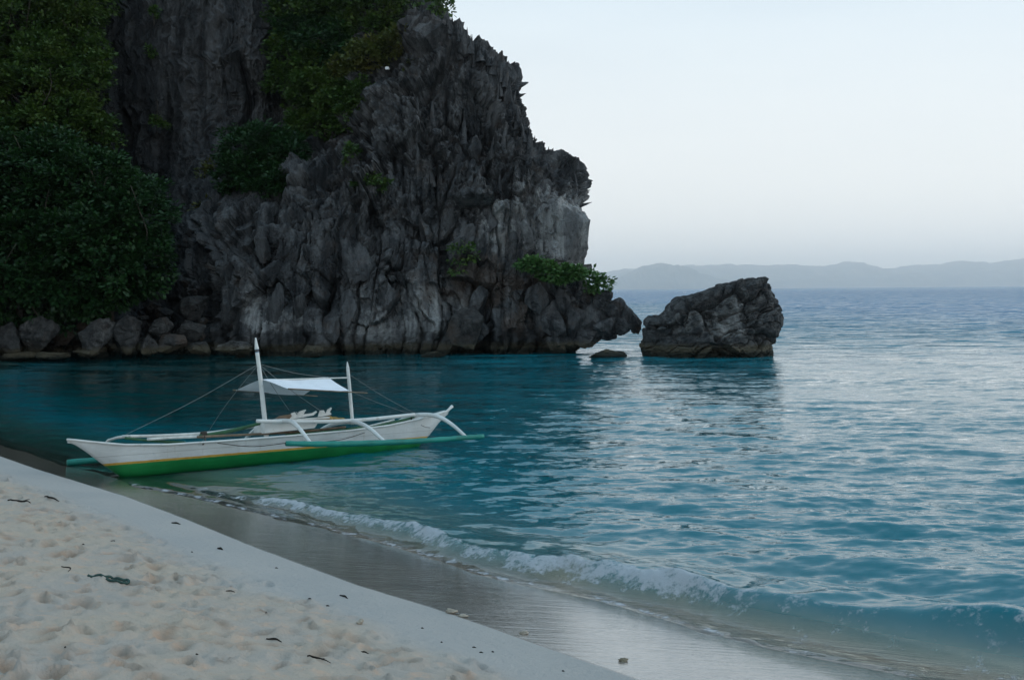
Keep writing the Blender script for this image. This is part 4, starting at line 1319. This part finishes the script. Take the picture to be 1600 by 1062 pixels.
def build_boat():
    st = np.concatenate([np.linspace(-0.73, 0.3, 26), np.linspace(0.4, 4.6, 44), np.linspace(4.68, 5.70, 24)])
    keel = np.interp(st, [-0.73, -0.62, -0.5, -0.25, 0.0, 0.25, 4.4, 5.0, 5.25, 5.5, 5.70], [0.585, 0.53, 0.44, 0.22, 0.02, 0.0, 0.0, 0.045, 0.24, 0.47, 0.60])
    sheer = np.interp(st, [-0.73, -0.4, 0.0, 0.6, 1.5, 2.5, 3.5, 4.3, 4.9, 5.4, 5.70], [0.615, 0.55, 0.48, 0.435, 0.425, 0.425, 0.435, 0.47, 0.535, 0.60, 0.66])
    u = (st + 0.73) / 6.43
    half = 0.34 * np.clip(1 - np.abs(2 * u - 1) ** 2.4, 0, 1) ** 0.9 + 0.012
    T = np.array([0, 0.04, 0.12, 0.22, 0.34, 0.46, 0.54, 0.62, 0.72, 0.82, 0.92, 1.0])
    wprof = np.interp(T, [0, 0.04, 0.12, 0.3, 0.5, 1.0], [0.10, 0.34, 0.5, 0.70, 0.84, 1.0])
    V, Hh = [], []
    nt = len(T)
    for i in range(len(st)):
        ring = []
        for sgn in (-1, 1):
            for j in (range(nt - 1, -1, -1) if sgn < 0 else range(nt)):
                h = keel[i] + (sheer[i] - keel[i]) * T[j]
                ring.append((st[i], sgn * half[i] * wprof[j], h))
        for p in ring:
            V.append(bl(*p))
            Hh.append(p[2])
    nc = 2 * nt
    V = np.array(V)
    F_ = [grid_faces(len(st), nc)]
    F_.append(np.arange(nc)[None])
    F_.append((np.arange(nc)[::-1] + (len(st) - 1) * nc)[None])
    link('hull', make_mesh('hull', V, F_, True, {'hull_h': Hh}), M_hull, boat)
    # deck, a little below the gunwale, open in the middle
    DV = []
    for i in range(len(st)):
        for x in np.linspace(-1, 1, 5):
            DV.append(bl(st[i], x * max(half[i] - 0.02, 0.005), sheer[i] - 0.045 + 0.02 * (1 - x * x)))
    link('deck', make_mesh('deck', np.array(DV), grid_faces(len(st), 5), True), M_white, boat)
    for sgn in (-1, 1):
        pts = [bl(st[i], sgn * (half[i] + 0.006), sheer[i] + 0.004) for i in range(0, len(st), 2)]
        v, f = tube(pts, 0.016, 8)
        link('gunwale', make_mesh('gunwale', v, f, True), M_white, boat)
    # the stern post runs up past the deck
    v, f = tube([bl(5.55, 0, 0.55), bl(5.74, 0, 0.69), bl(5.80, 0, 0.735)], [0.03, 0.024, 0.03], 8)
    link('stern_post', make_mesh('stern_post', v, f, True), M_white, boat)

    def pole(name, pts, r, m, ns=9, n=None, parent=None, knots=False):
        P = spline(pts, n or max(2, 6 * (len(pts) - 1))) if len(pts) > 2 else np.linspace(pts[0], pts[1], 14)
        rr = np.interp(np.linspace(0, 1, len(P)), np.linspace(0, 1, np.size(r)), np.atleast_1d(r)) if np.size(r) > 1 else np.full(len(P), r)
        if knots:
            rr = rr * (1 + 0.07 * np.sin(np.arange(len(P)) * 1.9))
        v, f = tube(P, rr, ns)
        return link(name, make_mesh(name, v, f, True), m, parent or boat)

    # masts
    a, b = bp(417, 690, 0), bp(399.3, 527.5, 0)
    m1 = pole('mast', [a, a * .5 + b * .5 + [0.006, 0, 0], a * .14 + b * .86], [0.040, 0.037, 0.031], M_white, 12, 20)
    def along(t):
        return a * (1 - t) + b * t
    pole('mast_tip', [along(0.888), along(0.90), along(1.0)], [0.033, 0.034, 0.012], M_white, 12, 12, m1)
    pole('mast_band', [along(0.858), along(0.868)], 0.0335, M_blue, 12, None, m1)
    pole('mast_band', [along(0.869), along(0.879)], 0.030, M_brownband, 12, None, m1)
    pole('mast_band', [along(0.880), along(0.887)], 0.0335, M_blue, 12, None, m1)
    a2, b2 = bp(551, 663, 0), bp(542.6, 565, 0)
    m2 = pole('mast', [a2, a2 * .5 + b2 * .5, a2 * .12 + b2 * .88], [0.028, 0.030, 0.027], M_white, 12, 16)
    pole('mast_tip', [a2 * .12 + b2 * .88, a2 * .09 + b2 * .91, b2], [0.027, 0.026, 0.006], M_white, 12, 10, m2)

    # awning
    A, B, C, D = bp(408.5, 592.5, 0.0), bp(513, 589.5, 0.04), bp(546, 611, -0.42), bp(450, 606.5, -0.42)
    F1, N1 = bp(367, 609.3, 0.45), bp(474, 618, 0.45)
    def sheet(p00, p10, p11, p01, sag, n=16):
        V = []
        for i in range(n + 1):
            for j in range(n + 1):
                u, v = i / n, j / n
                p = p00 * (1 - u) * (1 - v) + p10 * u * (1 - v) + p11 * u * v + p01 * (1 - u) * v
                p = p + np.array([0, 0, -sag * math.sin(math.pi * u) * (0.35 + math.sin(math.pi * v)) + 0.006 * math.sin(9 * u + 5 * v)])
                V.append(p)
        return np.array(V), grid_faces(n + 1, n + 1)
    aw = link('awning', make_mesh('awning', *sheet(A, B, C, D, 0.022)), M_tarp, boat)
    V2, F2 = sheet(A, B, N1, F1, 0.022)
    link('awning_panel', make_mesh('awning_panel', V2, F2), M_tarp, aw)
    pole('ridge_pole', [A + [0, 0, -0.012], bp(543, 590, 0)], 0.012, M_pole, 8, None, aw)
    pole('eave_pole', [D + [0, 0, -0.008], bp(574, 613.8, -0.42)], [0.012, 0.009], M_wood, 8, None, aw)
    pole('eave_pole', [bp(364, 609.2, 0.45), bp(496, 618.8, 0.45)], [0.012, 0.009], M_wood, 8, None, aw)

    # outrigger arms and floats
    arms = [[(436, 657, -0.10), (452, 658, -0.45), (466, 667, -0.85), (486, 693, -1.40)],
            [(541, 658.5, 0.0), (557, 659.5, -0.42), (577, 669, -0.90), (601, 690, -1.40)],
            [(650, 648, 0.10), (673, 648, -0.35), (690, 653, -0.70), (708, 664.5, -1.05), (729, 683, -1.42)]]
    for arm in arms:
        near = [bp(*p) for p in arm]
        loc = [BM.T @ p for p in near]
        far = [BM @ np.array([p[0], -p[1] + 0.0, p[2]]) for p in loc]
        far = [q for q, p in zip(far, loc) if p[1] < -0.2]
        root = BM @ np.array([loc[0][0], 0.0, loc[0][2]])
        pole('outrigger_arm', [root] + [q for q, p in zip(near, loc) if p[1] < -0.2], [0.038, 0.036, 0.026], M_white, 9, 26)
        pole('outrigger_arm', [root] + far, [0.038, 0.036, 0.026], M_white, 9, 26)
    nf = [bp(447, 692.5, -1.4), bp(500, 693.5, -1.4), bp(560, 692.5, -1.4), bp(650, 689, -1.4), bp(720, 684, -1.4), bp(755, 681.5, -1.4)]
    pole('float', nf, [0.038, 0.044, 0.044, 0.043, 0.042, 0.040], M_float, 12, 40, None, True)
    f0 = BM.T @ bp(105, 722.5, 1.4)
    lf = (BM.T @ nf[-1])
    ff = [BM @ np.array([s, 1.4, f0[2] + (s - f0[0]) * 0.004]) for s in np.linspace(f0[0], lf[0], 6)]
    pole('float', ff, 0.048, M_float, 12, 40, None, True)
    pole('outrigger_arm', [bp(205, 681.5, 0.25), bp(191, 682.5, 0.5), bp(178, 685, 0.85), bp(168, 692, 1.2), BM @ np.array([f0[0] + 0.9, 1.4, f0[2] + 0.03])], [0.026, 0.022, 0.02], M_pole, 9, 24)

    # lengthwise rails and bamboo lying on the arms
    pole('rail', [bp(401, 657.5, -0.25), bp(470, 658.5, -0.25), bp(555, 656.5, -0.25), bp(648, 647.5, -0.25)], [0.03, 0.032, 0.03], M_white, 10, 30)
    pole('rail', [bp(191, 681.5, 0.3), bp(250, 680.5, 0.3), bp(318, 677, 0.3), bp(362, 671.5, 0.3), bp(412, 663, 0.3)], [0.022, 0.026, 0.024], M_pole, 10, 34)
    pole('bamboo_pole', [bp(230, 685.8, 0.15), bp(312, 681.5, 0.15)], 0.022, M_pole, 9, None, None, True)
    pole('bamboo_pole', [bp(195, 684, 0.22), bp(240, 688.5, 0.2), bp(290, 691, 0.1)], 0.020, M_greenpole, 9, 20)
    pole('bamboo_pole', [bp(312, 680.5, 0.1), bp(360, 673, 0.1), bp(408, 660.5, 0.0)], [0.022, 0.034, 0.024], M_greenpole, 9, 24)
    pole('bamboo_pole', [bp(308, 682.5, -0.05), bp(420, 677, -0.05), bp(480, 673, -0.05), bp(540, 667, -0.05)], 0.020, M_wood, 8, 30)
    pole('bamboo_pole', [bp(572, 668.5, 0.05), bp(606, 662, 0.05), bp(647, 651.5, 0.05)], [0.016, 0.030, 0.020], M_greenpole, 9, 22)
    pole('bamboo_pole', [bp(566, 668, -0.02), bp(596, 660.5, -0.02), bp(616, 655.5, -0.02)], 0.014, M_pole, 8, 16)
    pole('bamboo_pole', [bp(446, 681, -0.12), bp(520, 674.5, -0.12), bp(576, 666.5, -0.12)], 0.034, M_greenpole, 8, 16)
    pole('rail_post', [bp(643, 651, 0.0), bp(643.5, 668, 0.0)], 0.012, M_debris, 7)

    # low white cabin box with a sloping lid
    def boxlike(name, c8, m, parent=None):
        v = np.array(c8)
        bm = bmesh.new()
        vs = [bm.verts.new(p) for p in v]
        for q in ((0, 1, 2, 3), (7, 6, 5, 4), (0, 4, 5, 1), (1, 5, 6, 2), (2, 6, 7, 3), (3, 7, 4, 0)):
            bm.faces.new([vs[k] for k in q])
        bmesh.ops.recalc_face_normals(bm, faces=bm.faces)
        bmesh.ops.bevel(bm, geom=list(bm.edges), offset=0.007, segments=2, affect='EDGES')
        me = bpy.data.meshes.new(name)
        bm.to_mesh(me)
        bm.free()
        return link(name, me, m, parent or boat)
    n0, n1, n2, n3 = bp(413, 677, -0.17), bp(492, 668.5, -0.17), bp(500, 655.5, -0.17), bp(413, 660.5, -0.17)
    w = BM @ np.array([0, 0.42, 0])
    cab = boxlike('cabin', [n0, n1, n2, n3, n0 + w, n1 + w, n2 + w, n3 + w], M_white)
    t0, t1, t2, t3 = bp(446, 657.5, -0.12), bp(516, 653.5, -0.12), bp(516, 650.5, -0.12), bp(446, 655.0, -0.12)
    w2 = BM @ np.array([0, 0.34, 0])
    boxlike('lid', [t0, t1, t2, t3, t0 + w2, t1 + w2, t2 + w2, t3 + w2], M_pole, cab)
    g0, g1, g2, g3 = bp(256, 697, -0.14), bp(292, 695.5, -0.14), bp(292, 690.5, -0.14), bp(256, 692, -0.14)
    w3 = BM @ np.array([0, 0.2, 0])
    boxlike('bow_thwart', [g0, g1, g2, g3, g0 + w3, g1 + w3, g2 + w3, g3 + w3], M_greenpole)
    # notched boards stacked on the lid
    def board(name, pxs, l, m, th=0.02):
        P = [bp(x, y, l) for x, y in pxs]
        off = BM @ np.array([0, th, 0])
        bm = bmesh.new()
        f0_ = [bm.verts.new(p) for p in P]
        f1_ = [bm.verts.new(p + off) for p in P]
        bm.faces.new(f0_)
        bm.faces.new(f1_[::-1])
        for i in range(len(P)):
            j = (i + 1) % len(P)
            bm.faces.new([f0_[i], f1_[i], f1_[j], f0_[j]])
        bmesh.ops.recalc_face_normals(bm, faces=bm.faces)
        me = bpy.data.meshes.new(name)
        bm.to_mesh(me)
        bm.free()
        return link(name, me, m, boat)
    for l in (-0.1, 0.1):
        board('notched_board', [(497, 651), (500, 641), (506, 640.5), (509, 646), (512, 639.5), (517.5, 636), (518.5, 638), (515.5, 643), (518, 646.5), (516, 648), (505, 650)], l, M_pole)
        board('notched_board', [(452, 655), (455, 645.5), (461, 643.5), (464, 648), (468, 642.5), (477, 639.5), (478, 641), (474, 647), (488, 645), (494, 641.5), (495.5, 643.5), (490, 648.5), (474, 651.5)], l * 0.8, M_pole)
        board('plank', [(430, 653.5), (437, 649.5), (455, 646.5), (456, 650), (452, 654)], l * 0.9, M_wood)
    for (x0, y0, x1, y1, m_) in ((464, 651, 478, 640, M_pole), (471, 650, 463, 644, M_pole)):
        pole('prop_stick', [bp(x0, y0, 0.02), bp(x1, y1, 0.02)], 0.008, m_, 6)
    # ochre bundle
    bun = []
    for (x, y, l, r0) in ((503, 655, -0.02, 0.055), (512, 654, 0.02, 0.06), (522, 655, 0.0, 0.06), (533, 655.5, 0.02, 0.05), (541, 657, 0.0, 0.035)):
        c = bp(x, y, l)
        v = ICO3[:] * np.array([r0 * 1.5, r0 * 1.3, r0 * 0.7]) * (1 + 0.22 * gnoise(ICO3 * 1.9 + x, 5))[:, None]
        bun.append((v + c, ICO3F))
    v, f = merge(bun)
    link('tarp_bundle', make_mesh('tarp_bundle', v, f, True), M_ochre, boat)

    def rope(pts, m=M_rope, r=0.0038, sag=0.0):
        P = [np.array(p) for p in pts]
        if len(P) == 2:
            mid = (P[0] + P[1]) / 2 - np.array([0, 0, sag])
            P = [P[0], mid, P[1]]
        v, f = tube(spline(P, 14), r, 5)
        link('rope', make_mesh('rope', v, f, True), m, boat)
    top = bp(404.2, 568.5, 0)
    rope([top, bp(192, 681, 0.3)], sag=0.04)
    rope([top, bp(352, 634, 0.6), BM @ np.array([1.6, 1.35, 0.30])], sag=0.0)
    rope([top, bp(513, 590, 0.04)], sag=0.03)
    rope([top, bp(500, 641, 0.1)], sag=0.03)
    rope([top, bp(452, 641, 0.3)], sag=0.02)
    t2_ = bp(544.5, 584, 0)
    rope([t2_, bp(650, 646.5, 0.0)], sag=0.03)
    rope([bp(547, 611, 0), bp(646, 648, -0.2)], sag=0.02)
    rope([bp(447, 692, -1.4), bp(340, 692, -0.36)], M_darkrope, 0.006, 0.05)
    rope([bp(500, 690.5, -1.35), bp(570, 675.5, -0.36)], M_darkrope, 0.006, 0.03)
    rope([bp(658, 664, -0.3), bp(672, 668, -0.2)], M_darkrope, 0.005, 0.01)
    # lashing where the bow poles cross
    lash = []
    for k in range(5):
        c = bp(315 + 1.6 * k, 679.5 - 0.3 * k, 0.1)
        ring = [c + BM @ np.array([0, 0.05 * math.cos(t), 0.05 * math.sin(t)]) for t in np.linspace(0, 2 * math.pi, 12)]
        lash.append(tube(ring, 0.008, 5, False))
    v, f = merge(lash)
    link('lashing', make_mesh('lashing', v, f, True), M_darkrope, boat)
    rope([bp(320, 681, -0.1), bp(321, 690, -0.2), bp(317, 694, -0.34)], M_darkrope, 0.012)
build_boat()

# ------------------------------------------------------------------ things lying on the beach
def on_sand(px, py):
    a, b = ray(px, py)
    z = 0.3
    for _ in range(25):
        Y = (z - EYE) / b
        z = 0.5 * z + 0.5 * ground(a * Y, Y)
    Y = (z - EYE) / b
    return np.array([a * Y, Y, ground(a * Y, Y)])

def twig(px0, py0, px1, py1, r, label, name='twig', cat='twig', group=None, m=None, bend=0.0, fork=False):
    p0, p1 = on_sand(px0, py0), on_sand(px1, py1)
    base = (p0 + p1) / 2
    d = p1 - p0
    side = np.array([-d[1], d[0], 0]) * bend
    n = 9
    line = spline([p0, base + side + [0, 0, r * 0.8], p1], n)
    for q in line:
        q[2] = max(q[2], ground(q[0], q[1]) + r * 0.5)
    parts = [tube(line - base, np.interp(np.linspace(0, 1, n), [0, 0.4, 1], [r * 0.6, r, r * 0.35]), 6)]
    if fork:
        q = line[5] - base
        parts.append(tube(np.array([q, q + 0.25 * d + side * 3 + [0, 0, r], q + 0.4 * d + side * 6 + np.array([0, 0, r])]), [r * .6, r * .5, r * .25], 5))
    v, f = merge(parts)
    o = link(name, make_mesh(name, v, f, True), m or M_debris, None, base)
    return tag(o, label, cat, group)

twig(12, 782, 48, 786, 0.012, 'dark forked twig lying on the sand nearest the left edge', bend=0.1, fork=True)
twig(70, 776, 92, 783, 0.012, 'dark straight stick on the sand below the bow', bend=0.05)
twig(268, 817, 282, 819, 0.011, 'short dark stick on the smooth sand below the green hull', bend=0.1)
twig(340, 857, 348, 859, 0.013, 'short thick dark chip at the edge of the smooth sand', bend=0.1)
twig(416, 998, 440, 1003, 0.007, 'dark crooked twig on the trampled sand near the bottom edge', bend=0.2)
twig(480, 1025, 507, 1029, 0.007, 'dark forked twig at the bottom edge of the trampled sand', bend=-0.15, fork=True)
twig(353, 923, 367, 925, 0.005, 'thin dark twig alone in the middle of the trampled sand', bend=0.1)
twig(531, 930, 543, 935, 0.008, 'dark stick on the smooth sand near the wet edge', bend=0.1)
twig(96, 886, 107, 893, 0.006, 'thin twig just above left of the looped rope', bend=0.2)
twig(564, 1018, 576, 1021, 0.006, 'short thin twig right of the forked twig at the bottom edge', bend=0.2)
for (x, y, w) in [(176, 845, 6), (130, 850, 4), (432, 887, 5), (512, 946, 5), (484, 935, 5), (660, 981, 4), (741, 1011, 6), (752, 1019, 6), (770, 1018, 4), (880, 1048, 4), (102, 1011, 3), (308, 1022, 4), (292, 1040, 3), (300, 862, 3), (414, 959, 3), (690, 1003, 3)]:
    twig(x - w / 2, y, x + w / 2, y + 0.6, 0.005, 'tiny dark scrap of driftwood scattered on the sand', 'driftwood_scrap', 'driftwood', 'driftwood scraps on the sand', bend=0.15)

def loop_rope():
    pts = [(137, 900), (150, 900.5), (162, 902), (174, 903.5), (187, 905.5), (198, 907), (201.5, 910), (197, 912.5), (188, 911), (178, 908.5), (166, 904.5)]
    P = np.array([on_sand(x, y) for x, y in pts])
    base = P.mean(0)
    L = spline(P, 50)
    for q in L:
        q[2] = ground(q[0], q[1]) + 0.009
    v, f = tube(L - base, 0.011, 7)
    o = link('rope_loop', make_mesh('rope_loop', v, f, True), M_frond, None, base)
    tag(o, 'dark green rope loop lying on the trampled sand', 'rope')
loop_rope()

def beach_stone(px, py, w, h, seed, label, m=M_pebble):
    p = on_sand(px, py)
    W, H = w / FPX * p[1], h / FPX * p[1]
    v, f = rock_verts(seed, 14, 0.12, ico(3))
    lo, hi = v.min(0), v.max(0)
    v = (v - (lo + hi) / 2) / (hi - lo) * np.array([W, W * 0.7, H])
    v[:, 2] += H * 0.35
    o = link('coral_stone', make_mesh('coral_stone', v, f, True), m, None, p)
    tag(o, label, 'stone')
beach_stone(706, 958, 20, 9, 901, 'pale coral stone at the wet edge of the sand')
beach_stone(724, 963, 18, 5, 902, 'flat tan stone touching the pale coral stone at the wet edge')
beach_stone(818, 989, 16, 5, 903, 'small tan stone in the wet sand right of the coral stone')
beach_stone(974, 1032, 17, 6, 904, 'dark tan stone alone on the shiny wet sand', plain('dark_coral', (0.2, 0.165, 0.11), 0.8))
beach_stone(562, 974, 12, 9, 905, 'small lump of tan coral on the trampled sand')
